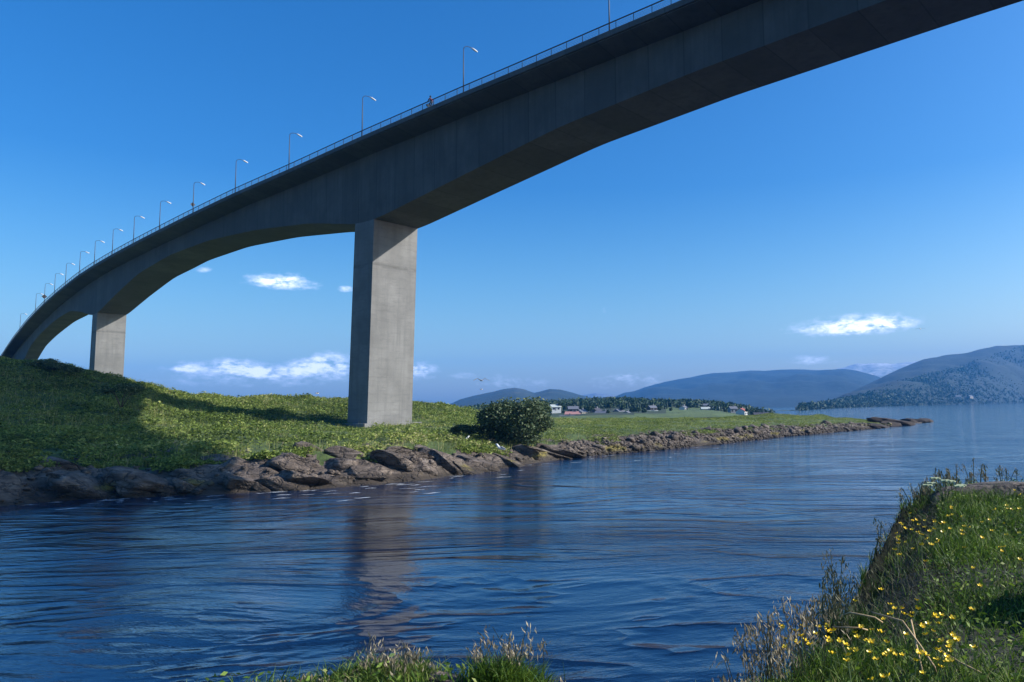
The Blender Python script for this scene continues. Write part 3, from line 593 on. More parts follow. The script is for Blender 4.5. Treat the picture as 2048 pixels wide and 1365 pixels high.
# ---------------------------------------------------------------- gulls
def gull(loc, rz, s, label, flying=True):
    r = empty('gull', loc, rz); tag(r, label, 'gull', 'gulls by the strait')
    if flying:
        b = MB(); b.tube([(-.24 * s, 0, .0), (-.1 * s, 0, 0), (.05 * s, 0, .01), (.16 * s, 0, .02), (.24 * s, 0, .02), (.29 * s, 0, .01)], [.01 * s, .05 * s, .07 * s, .05 * s, .03 * s, .006 * s], 8); b.build('body', M_gull, r, True)
        for sg in (1, -1):
            V = [(.1 * s, sg * .04 * s, .03), (-.06 * s, sg * .04 * s, .03), (.13 * s, sg * .3 * s, .16 * s), (-.02 * s, sg * .3 * s, .15 * s), (.0, sg * .66 * s, .02 * s), (-.05 * s, sg * .62 * s, .01 * s)]
            V += [(a, b_, c - .015) for a, b_, c in V]; mesh('wing', V, [(0, 2, 3, 1), (2, 4, 5, 3), (6, 7, 9, 8), (8, 9, 11, 10), (0, 6, 8, 2), (2, 8, 10, 4), (4, 10, 11, 5), (5, 11, 9, 3), (3, 9, 7, 1), (1, 7, 6, 0)], M_gullg, r)
    else:
        b = MB(); b.tube([(-.3 * s, 0, .16 * s), (-.15 * s, 0, .2 * s), (.05 * s, 0, .26 * s), (.17 * s, 0, .36 * s), (.2 * s, 0, .46 * s), (.26 * s, 0, .47 * s), (.32 * s, 0, .455 * s)], [.015 * s, .07 * s, .1 * s, .07 * s, .05 * s, .035 * s, .008 * s], 8); b.build('body', M_gull, r, True)
        w_ = MB(); w_.tube([(-.34 * s, 0, .2 * s), (-.1 * s, 0, .27 * s), (.06 * s, 0, .31 * s)], [.015 * s, .08 * s, .06 * s], 8); w_.build('wings', M_gullg, r, True)
        l = MB(); l.tube([(0, .03 * s, .18 * s), (0, .03 * s, -.05)], .008 * s, 5); l.tube([(0, -.03 * s, .18 * s), (0, -.03 * s, -.05)], .008 * s, 5); l.build('legs', M_dry, r)
gull(atY(963, 761, 70), 2.2, 1.3, 'dark gull in flight low in the sky above the humped hills'); gull(atY(1841, 658, 120), 1.2, 1.2, 'tiny dark gull in flight right of the white cloud')
gull(atY(962, 779, 130), .3, 1.1, 'faint small gull in flight below the other gull over the hills'); gull(atY(634, 787, 120), .8, 1.2, 'tiny gull in flight above the meadow left of the near pier')
gull(atY(932, 884, 84), .4, 1.4, 'white gull standing on the rock left of the large bush', False); gull(atY(1001, 905, 79), 2.9, 1.9, 'white and grey gull sitting under the large bush by the water', False)

# ---------------------------------------------------------------- distant land
def ridge(name, pts, D0, D1, mat, foot=None, rough=1., step=6, rows=26, seed=0, back=1.12):
    xs = np.arange(pts[0][0], pts[-1][0] + 1, step); yr = np.interp(xs, *zip(*pts)); d0 = np.interp(xs, *zip(*D0)) if hasattr(D0, '__len__') else np.full(len(xs), float(D0))
    d1 = np.interp(xs, *zip(*D1)) if hasattr(D1, '__len__') else np.full(len(xs), float(D1)); d1 = np.maximum(d1, d0 * 1.05)
    zr = H - (yr - hy(xs)) * d1 / F; zf = np.full(len(xs), -1.) if foot is None else np.full(len(xs), float(foot))
    f = np.linspace(0, 1, rows)[:, None]; D = d0[None] + (d1 - d0)[None] * f; Z = zf[None] + (zr - zf)[None] * (f ** .85)
    sc = (zr.max() - zf.min()); X = np.stack([colX(x, D[:, j]) for j, x in enumerate(xs)], 1)
    k = 6. / (d1.mean() - d0.mean() + 1); Z = Z + fbm(X * k * 1.2, D * k, 5, seed) * sc * .22 * rough * (f * (1 - f) * 4) + fbm(X * k * 6, D * k * 3, 3, seed + 5) * sc * .015 * rough * f
    fb = np.linspace(1.08, back, 4)[:, None]; D = np.concatenate([D, d1[None] * fb]); Z = np.concatenate([Z, zr[None] * np.array([.9, .6, .3, -.05])[:, None]]); X = np.stack([colX(x, D[:, j]) for j, x in enumerate(xs)], 1)
    o = mesh(name, np.stack([X, D, Z], -1).reshape(-1, 3), grid_faces(rows + 4, len(xs)), mat, smooth=True); o['kind'] = 'structure'; return o
def hillmat(name, low, top, z0, z1, scale, rockc=(.22, .2, .19), rk=(.55, .68)):
    M, t, out = newmat(name); P = t.add('ShaderNodeNewGeometry').outputs['Position']; z = t.add('ShaderNodeSeparateXYZ', {0: P}).outputs[2]
    n = t.noise(P, scale, 6, .62); f = t.noise(P, scale * 9, 4, .7)
    zz = t.mapr(t.math('ADD', z, t.math('MULTIPLY', t.math('SUBTRACT', n, .5), (z1 - z0) * 1.2)), z0, z1)
    c = t.mix(t.mapr(f, .35, .7), (*[v * .6 for v in low], 1), (*[v * 1.5 for v in low], 1)); c2 = t.mix(t.mapr(t.math('ADD', t.math('MULTIPLY', n, .5), t.math('MULTIPLY', f, .5)), rk[0] - .1, rk[1]), (*top, 1), (*rockc, 1))
    c = t.mix(zz, c, c2); bp = t.add('ShaderNodeBump', {'Strength': .7, 'Distance': 2. / scale * .01, 'Height': f})
    b = t.add('ShaderNodeBsdfPrincipled', {'Base Color': c, 'Roughness': .95, 'Normal': bp.outputs[0]}); t.l.new(b.outputs[0], out.inputs[0]); return M
ridge('mountain', [(1480, 800), (1560, 770), (1640, 745), (1690, 735), (1715, 728), (1750, 726.5), (1790, 728), (1820, 725), (1850, 722), (1900, 722), (1990, 735)], 4700, 6500, hillmat('far_mountain', (.06, .09, .05), (.12, .14, .10), 50, 250, .0024, (.5, .5, .52), (.5, .6)), seed=3)
ridge('mountain', [(1130, 800), (1160, 792), (1190, 786), (1215, 789), (1250, 794), (1300, 790)], 4500, 5500, hillmat('far_mountain_two', (.05, .07, .05), (.12, .12, .12), 10, 80, .003), seed=4)
ridge('mountain', [(1190, 806), (1240, 793), (1262, 785), (1290, 775), (1330, 765), (1360, 759), (1400, 751), (1430, 746), (1465, 744.5), (1500, 741), (1530, 742), (1560, 739.5), (1600, 738.5), (1640, 741), (1690, 738), (1720, 742), (1750, 750), (1800, 770), (1850, 790)], 2300, 4300,
      hillmat('blue_mountain', (.005, .017, .018), (.012, .024, .024), 110, 260, .003, (.13, .13, .15), (.64, .75)), seed=5)
ridge('hill', [(820, 835), (905, 806), (920, 799), (950, 791), (985, 784), (1005, 779), (1030, 775.5), (1050, 779), (1068, 786), (1078, 784), (1100, 778), (1120, 779), (1140, 784), (1160, 790), (1190, 797), (1230, 806), (1280, 818)], 1500, 2600, hillmat('humped_hills', (.008, .02, .014), (.016, .03, .022), 40, 130, .006, (.15, .14, .13), (.58, .7)), rough=.6, seed=6, step=5)
ridge('hill', [(1590, 824), (1620, 815), (1660, 799), (1710, 781), (1760, 758), (1800, 739), (1850, 719), (1880, 714), (1900, 710), (1940, 706), (1965, 699), (2000, 692), (2048, 690), (2120, 688), (2300, 700)], [(1590, 900), (1640, 1000), (1780, 1500), (1910, 1900), (2048, 2500), (2300, 2800)], [(1590, 1300), (1640, 2000), (1760, 2900), (2300, 3900)],
      hillmat('forested_hill', (.006, .017, .012), (.014, .026, .02), 140, 300, .004, (.13, .13, .14), (.62, .76)), seed=8, rows=44, rough=.4)
# low wooded land behind the meadow with the village on it
VB = [(860, 838), (900, 822), (960, 815), (1090, 805), (1140, 803), (1200, 800), (1240, 798), (1300, 803), (1370, 803), (1430, 806), (1470, 814), (1510, 824), (1560, 832), (1600, 838)]
M_land = groundmat("village_land", (.015, .028, .012), (.03, .05, .018), .06); M_field = groundmat('village_field', (.045, .075, .02), (.10, .14, .035), .05)
land = ridge('village_land', [(x, y + 7) for x, y in VB], 330, 720, M_land, foot=1.2, rough=.3, step=8, rows=30, seed=12, back=1.15)
land.data.materials.append(M_field)
lv = np.zeros(len(land.data.vertices) * 3, dtype=np.float32); land.data.vertices.foreach_get('co', lv); lv = lv.reshape(-1, 3)
lfc = np.array([[lv[v] for v in p.vertices] for p in land.data.polygons]).mean(1); lpx = PX + F * lfc[:, 0] / lfc[:, 1]
infield = lambda px, D: ((D < 365) | ((px > 1330) & (px < 1480) & (D < 560) & ((px < 1425) | (D < 480))) | ((px > 1265) & (px < 1330) & (D < 400)))
land.data.polygons.foreach_set('material_index', infield(lpx, lfc[:, 1]).astype(np.int32))
def land_z(X, D):
    i = np.argmin((lv[:, 0] - X) ** 2 + (lv[:, 1] - D) ** 2); return float(lv[i, 2])
# forest
def trees_mass(spec, mat, name, label):
    """spec rows: X, Y, Z, height, kind(0 spruce, 1 broadleaf)"""
    Vs = []; Fs = []; at = []; b = 0
    for X, Y, Z, h, kd in spec:
        if kd == 0:
            n = 6; rings = []
            L = 4
            for q in range(L):
                z0 = h * (.08 + .9 * q / L); r_ = h * .17 * (1 - q / L) * rng.uniform(.8, 1.2); a = np.arange(n) * 6.283 / n + rng.uniform(0, 1); rj = r_ * rng.uniform(.65, 1.25, n)
                v = np.stack([X + np.cos(a) * rj, Y + np.sin(a) * rj, np.full(n, Z + z0 - .03 * h) + rng.uniform(-.03, .03, n) * h], -1); tip = np.array([[X, Y, Z + min(h, z0 + h * .42)]])
                Vs += [v, tip]; Fs += [(b + k, b + (k + 1) % n, b + n) for k in range(n)]; at += [rng.uniform(0, .7)] * n; b += n + 1
        else:
            m_ = 16; v = rng.normal(0, 1, (m_, 3)); v /= np.linalg.norm(v, axis=1)[:, None]; c = np.array([X, Y, Z + h * .55]) + v * np.array([h * .3, h * .3, h * .42]) * rng.uniform(.6, 1.1, (m_, 1))
            for p in c:
                s_ = h * .2; t3 = rng.normal(0, 1, (3, 3)) * s_ * .8; Vs.append(p + t3); Fs.append((b, b + 1, b + 2)); at.append(rng.uniform(.2, 1)); b += 3
    o = mesh(name, np.concatenate(Vs), np.array(Fs), mat); rnd_attr(o, at); tag(o, label, 'forest', kind='stuff'); return o
sp = []
for i in range(7500):
    x = rng.uniform(880, 1545); f = rng.uniform(0.22, 1) ** .8; D = 330 + 390 * f; X = colX(x, D)
    yv = np.interp(x, *zip(*VB)); 
    if infield(x, D) and rng.uniform() < .97: continue
    if D < 490 and rng.uniform() < .94: continue
    Z = land_z(X, D); h = rng.uniform(3.2, 6.5); sp.append((X, D, Z, h, 0 if rng.uniform() < .55 else 1))
trees_mass(sp, M_forest, 'forest', 'dark mixed wood on the low ridge behind the village')
sp = []
for i in range(6500):
    x = rng.uniform(1600, 2075); d0 = np.interp(x, [1600, 1640, 1780, 1910, 2048, 2100], [800, 1000, 1500, 1900, 2500, 2600]); D = d0 * (1 + rng.uniform(.0, .5) ** 1.5); X = colX(x, D)
    d1 = np.interp(x, [1590, 1640, 1760, 2300], [1300, 2000, 2900, 3900]); y_ = np.interp(x, [1480, 1560, 1620, 1660, 1710, 1760, 1800, 1850, 1900, 2000, 2100], [826, 821, 811, 799, 781, 758, 739, 719, 710, 692, 688]); zr_ = H - (y_ - hy(x)) * d1 / F
    ff = (D - d0) / (d1 - d0); sp.append((X, D, (zr_ + 1) * ff ** .85 - 3, rng.uniform(5, 11), 0 if rng.uniform() < .4 else 1))
trees_mass(sp, M_forest, 'forest', 'wooded strip along the far shore under the big right hill')

# houses of the village
def house(x, y, D, wd, dp, hh, wall, roof, rz, label, n=3, rh=.55):
    """x, y: photo position of the middle of the wall foot"""
    X = colX(x, D); z = H - (y - hy(x)) * D / F
    r = empty('house', (X, D, z), rz); tag(r, label, 'house', 'houses across the strait')
    b = MB(); b.box((0, 0, hh / 2 - 1), (wd, dp, hh + 2)); b.v += [(-wd / 2, -dp / 2, hh), (-wd / 2, dp / 2, hh), (-wd / 2, 0, hh + dp * rh * .5), (wd / 2, -dp / 2, hh), (wd / 2, dp / 2, hh), (wd / 2, 0, hh + dp * rh * .5)]
    k = len(b.v) - 6; b.f += [(k, k + 2, k + 1), (k + 3, k + 4, k + 5)]; b.build('wall', wall, r)
    e = .35; t_ = .18; R_ = MB(); z1 = hh - .1; z2 = hh + dp * rh * .5 + .02
    for s_ in (-1, 1):
        q = len(R_.v); R_.v += [(-wd / 2 - e, s_ * (dp / 2 + e), z1 - .1), (wd / 2 + e, s_ * (dp / 2 + e), z1 - .1), (wd / 2 + e, 0, z2), (-wd / 2 - e, 0, z2), (-wd / 2 - e, s_ * (dp / 2 + e), z1 - .1 + t_), (wd / 2 + e, s_ * (dp / 2 + e), z1 - .1 + t_), (wd / 2 + e, 0, z2 + t_), (-wd / 2 - e, 0, z2 + t_)]
        R_.f += [tuple(q + u for u in f) for f in ((0, 1, 2, 3), (4, 7, 6, 5), (0, 4, 5, 1), (1, 5, 6, 2), (0, 3, 7, 4))]
    ro = R_.build('roof', roof, r); c = MB(); c.box((wd * .2, 0, z2 + .4), (.6, .6, 1.3)); c.build('chimney', M_hgrey, ro)
    for k in range(n):
        xx = -wd / 2 + wd * (k + .5) / n
        w_ = MB(); w_.box((xx, -dp / 2 - .03, hh * .55), (1.1, .06, 1.2)); w_.build('window', M_hwin, r)
    d_ = MB(); d_.box((-wd * .08, -dp / 2 - .02, 1.0), (.9, .05, 2.)); d_.build('door', M_hgrey, r)
    return r
M_hw = simple("white_boards", (.62, .62, .6), .7); M_hr = simple("red_boards", (.28, .07, .05), .7); M_hb = simple("brown_boards", (.12, .08, .06), .8); M_hy = simple("pale_boards", (.42, .37, .3), .7); M_hgrey = simple("grey_boards", (.2, .2, .22), .7)
M_rg = simple("grey_roof", (.12, .125, .15), .7); M_rr = simple("pink_tiles", (.45, .22, .19), .7); M_rd = simple("dark_roof", (.05, .045, .055), .7); M_rw = simple("pale_roof", (.42, .45, .42), .6); M_hwin = simple("window_glass", (.02, .025, .035), .2)
HS = [(1111, 821, 430, 6, 5, 2.2, M_hw, M_rw, .3, 'small white house alone among trees, leftmost of the village', 2),
      (1146, 835, 400, 8.5, 5, 2.0, M_hy, M_rr, -.1, 'low house with a pinkish red roof at the meadow edge', 3), (1134, 838, 380, 8, 3, 1.2, M_hb, M_rg, 0, 'long low brown shed in front of the pink roofed house', 2),
      (1146, 824, 450, 6.5, 6, 2.0, M_hb, M_rg, .2, 'blue grey roofed house just behind the pink roofed house', 2), (1163, 834, 410, 5, 5, 3.0, M_hy, M_rg, .9, 'beige gabled house right of the pink roofed house', 2),
      (1192, 834, 420, 5, 5, 4.0, M_hb, M_rd, .9, 'tall dark gabled house in the middle of the village', 2), (1205, 836, 405, 8, 6, 2.5, M_hb, M_rg, -.2, 'wide dark brown house with a grey roof in the village middle', 3),
      (1238, 834, 420, 5, 5, 3.4, M_hgrey, M_rg, .8, 'mauve grey gabled house left of the bright white one', 2), (1225, 833, 430, 4, 4, 2.2, M_hgrey, M_rd, .4, 'small dark roofed house left of the mauve grey house', 2),
      (1254, 836, 405, 4, 4.5, 2.6, M_hw, M_rg, 1.2, 'bright white gabled house at the right end of the village row', 2), (1304, 822, 470, 5, 5, 2.2, M_hb, M_rg, .5, 'dark little house in the wood above a pale roofed barn', 2),
      (1303, 829, 450, 8, 4, 1.4, M_hy, M_rw, 0, 'pale roofed barn below the dark little house in the wood', 2), (1367, 823, 480, 4.5, 4.5, 2.6, M_hw, M_rg, 1., 'white gabled house on top of the green field', 2),
      (1412, 815, 560, 12, 5, 1.6, M_hb, M_rg, 0, 'long grey roofed barn at the edge of the wood above the field', 3), (1420, 822, 500, 13, 5, 1.5, M_hgrey, M_rw, .05, 'long barn with a pale greenish roof right of the field', 3),
      (1465, 826, 470, 5, 5, 3, M_hgrey, M_rg, .3, 'bluish grey house left of the white house with red roof', 2), (1483, 832, 440, 4.6, 6, 3.2, M_hw, M_hr, 1.0, 'white house with a red roof nearest the headland', 2), (1521, 832, 420, 9, 4, 1.0, M_hb, M_rd, .1, 'low dark boathouse right of the white house with red roof', 2),
      (1899, 778, 2150, 16, 12, 7, M_hw, M_rw, .2, 'white house high on the wooded slope across the fjord', 2), (1914, 797, 1990, 20, 12, 5, M_hy, M_rg, 0, 'widest white building on the slope just above the fjord shore', 3), (1888, 798, 1950, 14, 10, 6, M_hy, M_rg, .4, 'pale house left of the widest white building above the fjord', 2),
      (1872, 793, 1980, 12, 10, 6, M_hw, M_rg, .4, 'small pale house farthest left of the cluster above the fjord', 2), (1941, 796, 2080, 12, 10, 5, M_hy, M_rg, .4, 'small white house right of the widest white building above the fjord', 2), (1735, 816, 1420, 9, 7, 4, M_hw, M_rg, .2, 'lone tiny white house near the shore left of the fjord cluster', 2)]
for q in HS:
    hs_ = house(*q)
    if q[2] < 1000: hs_.scale = (.95, .95, .95)
GT = [(1098, 837, 400, 6.5), (1122, 827, 430, 7), (1126, 836, 420, 5), (1177, 836, 400, 7.5), (1183, 834, 410, 8), (1171, 829, 440, 6), (1217, 835, 400, 5), (1221, 826, 440, 8), (1247, 832, 420, 7), (1265, 836, 400, 6.5), (1276, 836, 400, 7), (1288, 835, 410, 6), (1293, 826, 450, 7), (1318, 830, 440, 6), (1342, 830, 450, 5), (1356, 824, 480, 6), (1380, 823, 480, 5),
      (1452, 831, 440, 5), (1494, 832, 430, 5), (1503, 833, 430, 4.5), (1512, 833, 430, 5)]
r = empty('tree'); tm = MB(); tm.tube([(0, 0, -.5), (0, 0, 3), (.3, 0, 5)], [.25, .18, .08], 6); tm.build('trunk', M_bark, r); crown((0, 0, 5.3), (2.8, 2.8, 4.2), 420, 1.1, 7, M_gard, r)
for i, (x, y, D, h) in enumerate(GT):
    o = r if i == 0 else copy_tree(r); o.location = (colX(x, D), D, H - (y - hy(x)) * D / F); k = h / 9.; o.scale = (k, k, k * random.uniform(.9, 1.1)); o.rotation_euler = (0, 0, random.uniform(0, 6))
    tag(o, 'dark leafy tree standing between the village houses behind the meadow', 'tree', 'trees between the village houses')

# ---------------------------------------------------------------- near bank
EDG = [(-14, 2.0), (-5, 3.9), (-2.9, 4.5), (-2.3, 4.7), (-1.75, 5.0), (-1.3, 5.0), (-.85, 4.8), (-.4, 4.6), (.05, 4.35), (.5, 4.4), (.95, 4.75), (1.3, 5.3), (1.75, 6.3), (2.4, 7.7), (3.05, 9.2), (4.1, 11.4), (5.1, 13.6), (5.8, 14.5), (7.0, 15.1), (9.5, 15.6), (13, 16.4), (30, 22)]
def edge_dist(X, Y):
    """signed distance to the bank edge, positive on the land"""
    best = np.full(X.shape, 1e9); sgn = np.ones(X.shape)
    for (x0, y0), (x1, y1) in zip(EDG[:-1], EDG[1:]):
        dx, dy = x1 - x0, y1 - y0; L2 = dx * dx + dy * dy; tt = np.clip(((X - x0) * dx + (Y - y0) * dy) / L2, 0, 1); ex, ey = X - x0 - tt * dx, Y - y0 - tt * dy; d = np.hypot(ex, ey)
        s_ = np.where(dx * (Y - y0) - dy * (X - x0) > 0, -1., 1.); u = d < best; best = np.where(u, d, best); sgn = np.where(u, s_, sgn)
    return best * sgn
def near_z(X, Y):
    d = edge_dist(X, Y); top = 4.33 + .10 * fbm(X * .9, Y * .9, 4, 31) - .42 * np.exp(-np.clip(d, 0, 9) * 2.2) * np.clip((Y - 5) / 1.5, 0, 1) - .06 * np.exp(-np.clip(d, 0, 9) * 3) + .05 * np.clip(X - 4, 0, 6) * np.clip((Y - 6) / 8, 0, 1) * .3
    out = -d; drop = 4.2 - np.clip(out, 0, 99) * 3.2 - .35 * np.sqrt(np.clip(out, 0, 1)) + fbm(X * 1.3, Y * 1.3, 4, 33) * .35 * np.clip(out * 3, 0, 1)
    return np.where(d > 0, top, np.maximum(drop, -2.))
gx_ = np.concatenate([np.linspace(-14, -4, 40, endpoint=False), np.arange(-4, 10, .085), np.linspace(10, 30, 50)]); gy_ = np.concatenate([np.linspace(-20, 2, 40, endpoint=False), np.arange(2, 18, .085), np.linspace(18, 26, 25)])
GX, GY = np.meshgrid(gx_, gy_); GZ = near_z(GX, GY)
GD = edge_dist(GX, GY)
nb = mesh('ground', np.stack([GX, GY, GZ], -1).reshape(-1, 3), grid_faces(len(gy_), len(gx_)), [M_soil, M_rockdry], smooth=True); nb['kind'] = 'structure'
fd = ((GD[:-1, :-1] + GD[1:, 1:]) / 2).ravel(); nb.data.polygons.foreach_set('material_index', (fd < -.25).astype(np.int32))

def blades(X, Y, hgt, wid, lean, name, mat, label, cat, attr, zoff=0., segs=3):
    n = len(X); Z = near_z(X, Y) - .02 + zoff; a = rng.uniform(0, 2 * np.pi, n); la = rng.uniform(0, 2 * np.pi, n); Lx = np.cos(la) * lean + .1; Ly = np.sin(la) * lean
    V = []
    for q in range(segs):
        f = q / segs; w_ = wid * (1 - .6 * f); cxx = X + Lx * hgt * f * f; cyy = Y + Ly * hgt * f * f; cz = Z + hgt * f * (1 - .25 * f * lean)
        V += [np.stack([cxx - np.cos(a) * w_, cyy - np.sin(a) * w_, cz], -1), np.stack([cxx + np.cos(a) * w_, cyy + np.sin(a) * w_, cz], -1)]
    V.append(np.stack([X + Lx * hgt, Y + Ly * hgt, Z + hgt * (1 - .25 * lean)], -1)); V = np.stack(V, 1); k = segs * 2 + 1
    Fq = []
    for q in range(segs - 1): Fq.append([2 * q, 2 * q + 1, 2 * q + 3, 2 * q + 2])
    Fq.append([2 * segs - 2, 2 * segs - 1, 2 * segs, 2 * segs]); 
    tri = []
    for f in Fq: tri += [[f[0], f[1], f[2]]] + ([[f[0], f[2], f[3]]] if f[3] != f[2] else [])
    tri = np.array(tri); Fa = (tri[None] + (np.arange(n) * k)[:, None, None]).reshape(-1, 3)
    o = mesh(name, V.reshape(-1, 3), Fa, mat); rnd_attr(o, np.repeat(attr, len(tri))); tag(o, label, cat, kind='stuff'); return o
def scatter(n, xr, yr, cond):
    X = rng.uniform(*xr, n); Y = rng.uniform(*yr, n); k = cond(X, Y); return X[k], Y[k]
inview = lambda X, Y: (X / Y < .6) & (X / Y > -.68)
bare = lambda X, Y: vnoise(X * .8 + 3, Y * .8, 44)
X1, Y1 = scatter(330000, (-3, 9.5), (3.6, 16), lambda X, Y: (edge_dist(X, Y) > -.05) & inview(X, Y) & ~((Y < 5.2) & (((X / Y > -.27) & (X / Y < -.19)) | ((X / Y > -.11) & (X / Y < .03)))) & (rng.uniform(0, 1, len(X)) < np.clip(1.4 - Y / 14, .3, 1)) & (rng.uniform(0, 1, len(X)) < np.clip(bare(X, Y) * 2.4 - .1, .4, 1)) & ((edge_dist(X, Y) > .5 + .25 * bare(X * 2, Y * 2)) | (Y < 5.3) | (Y > 13) | (rng.uniform(0, 1, len(X)) < .12)))
hg = rng.uniform(.05, .20, len(X1)) * (.55 + .9 * bare(X1, Y1)) * (1 + .2 * (Y1 > 12))
blades(X1, Y1, hg, rng.uniform(.002, .0045, len(X1)) * (1 + Y1 / 12), rng.uniform(.2, 1.1, len(X1)), 'grass', M_grass, 'green grass growing on the near bank', 'grass', np.clip(rng.uniform(0, .75, len(X1)) + .35 * (vnoise(X1 * 1.1, Y1 * 1.1, 60) - .4) + (rng.uniform(0, 1, len(X1)) < .05) * .4, 0, 1))
print('blades', len(X1))
# broad leaves between the blades
X2, Y2 = scatter(30000, (-2.5, 9), (3.6, 15.5), lambda X, Y: (edge_dist(X, Y) > np.where(Y > 5.3, .6, .15)) & inview(X, Y) & (bare(X, Y) < .62))
V, Fc = leaf_quads(np.stack([X2, Y2, near_z(X2, Y2) + rng.uniform(.02, .16, len(X2))], -1), rng.uniform(.022, .05, len(X2)), 1.2); o = mesh('broad_leaves', V, Fc, M_grass); rnd_attr(o, rng.uniform(0, .9, len(X2))); tag(o, 'low broad green leaves between the grass of the near bank', 'ground cover', kind='stuff')
XR, YR = scatter(38000, (1, 6.5), (5.2, 14), lambda X, Y: (edge_dist(X, Y) > -.15) & (edge_dist(X, Y) < .9) & inview(X, Y))
blades(XR, YR, rng.uniform(.04, .16, len(XR)), rng.uniform(.0015, .0035, len(XR)) * (1 + YR / 12), rng.uniform(.6, 1.6, len(XR)), 'bank_grass', leafmat('withered_blades', [(0, (.015, .02, .008)), (.7, (.04, .05, .018)), (.9, (.10, .085, .04)), (1, (.26, .2, .11))], .2), 'withered dark grass hanging over the rim of the near bank', 'grass', rng.uniform(0, 1, len(XR)))
# seeding stalks in clusters: (photo x, photo y of base, spread px, n, height m, tone)
def near_pt(x, y, z=4.33): d = ray(x, y); p = np.array([0, 0, H]) + d * ((z - H) / d[2]); return p
def seed_stalks(name, specs, label, lo=.2, hi=.9, wid=.0016):
    V = []; Fa = []; at = []; b = 0
    for x, y, sx_, n, hm_ in specs:
        for _ in range(n):
            p = near_pt(x + random.gauss(0, sx_), y + random.uniform(-14, 14)); 
            if edge_dist(np.array([p[0]]), np.array([p[1]]))[0] < -.25: continue
            h = hm_ * random.uniform(.55, 1.1); z0 = float(near_z(np.array([p[0]]), np.array([p[1]]))[0]) - .05; lx, ly = random.gauss(0, .16), random.gauss(0, .12); wd = wid * (1 + p[1] / 12)
            pts = [(p[0] + lx * h * f * f, p[1] + ly * h * f * f, z0 + h * f) for f in (0, .35, .7, 1)]
            for q in range(3):
                a_, c_ = pts[q], pts[q + 1]; V += [(a_[0] - wd, a_[1], a_[2]), (a_[0] + wd, a_[1], a_[2]), (c_[0] + wd, c_[1], c_[2]), (c_[0] - wd, c_[1], c_[2])]; Fa += [(b, b + 1, b + 2), (b, b + 2, b + 3)]; at += [.05 + lo * .6] * 2; b += 4
            tone = random.uniform(lo, hi); ns = random.randint(9, 18); Lh = random.uniform(.10, .2) * min(1.2, h * 1.6)
            for q in range(ns):
                f = q / ns; c_ = Vector(pts[3]) + Vector((lx * .12 + random.gauss(0, .012 + .022 * (1 - f)), random.gauss(0, .012 + .02 * (1 - f)), -Lh + Lh * 1.15 * f)); s_ = random.uniform(.006, .013) * (1 + p[1] / 16)
                dv = Vector((random.gauss(0, .5), random.gauss(0, .5), 1)).normalized() * s_ * 1.6; sv = Vector((random.gauss(0, 1), random.gauss(0, 1), 0)).normalized() * s_ * .45
                V += [tuple(c_ - dv), tuple(c_ + sv), tuple(c_ + dv), tuple(c_ - sv)]; Fa += [(b, b + 1, b + 2), (b, b + 2, b + 3)]; at += [tone] * 2; b += 4
    o = mesh(name, np.array(V), np.array(Fa), M_seed); rnd_attr(o, at); tag(o, label, 'seeding grass', kind='stuff')
seed_stalks('seeding_grass', [(1330, 1375, 50, 40, .20), (1430, 1372, 55, 80, .30), (1520, 1360, 45, 60, .45), (1590, 1330, 35, 30, .5), (1380, 1385, 60, 60, .2), (1250, 1395, 60, 24, .2), (1470, 1350, 30, 30, .6)], 'pinkish brown seeding grass at the lower edge in front of the water', .3, 1.)
seed_stalks('seeding_grass', [(775, 1362, 28, 26, .26), (1020, 1352, 32, 30, .36), (600, 1380, 90, 14, .12), (1050, 1350, 20, 8, .45)], 'pale seeding grass in tufts at the bottom left of the near bank', .4, 1.)
seed_stalks('seeding_grass', [(1655, 1215, 26, 60, .62), (1640, 1250, 30, 40, .5), (1665, 1190, 16, 20, .6)], 'dark bluish seeding grass over the water at the ledge', 0., .25)
seed_stalks('seeding_grass', [(1850, 985, 40, 60, .45), (1910, 975, 50, 60, .62), (1990, 968, 40, 26, .5), (1760, 1060, 20, 20, .4)], 'thin seeding grass standing against the water on the far corner of the near bank', 0., .5, .003)
# denser tufts
def tuft(x, y, n, hh, rad, label, tone=(.1, .8)):
    p = near_pt(x, y); X = p[0] + rng.normal(0, rad, n); Y = p[1] + rng.normal(0, rad * .7, n); blades(X, Y, rng.uniform(.5, 1.05, n) * hh, rng.uniform(.0025, .005, n) * (1 + p[1] / 14), rng.uniform(.2, .9, n), 'grass_tuft', M_grass, label, 'grass', rng.uniform(*tone, n), segs=4)
tuft(1840, 975, 1500, .42, .35, 'pale green grass tuft on the far corner of the near bank', (.3, .95)); tuft(1895, 968, 1200, .45, .3, 'dark grass tuft on the far corner of the near bank', (0, .4))
tuft(1668, 1218, 1100, .34, .16, 'dark grass tuft hanging over the ledge by the water', (0, .35)); tuft(1020, 1362, 1700, .24, .11, 'green grass tuft right of the flat rock at the bottom', (.2, .7))
tuft(780, 1360, 1300, .13, .16, 'yellowish grass tuft at the bottom below the pier reflection', (.5, 1.)); tuft(620, 1384, 1500, .09, .4, 'short dry grass along the bottom left edge', (.55, 1.))
tuft(1700, 1120, 500, .22, .16, 'dark grass on the rock ledge edge', (0, .4))
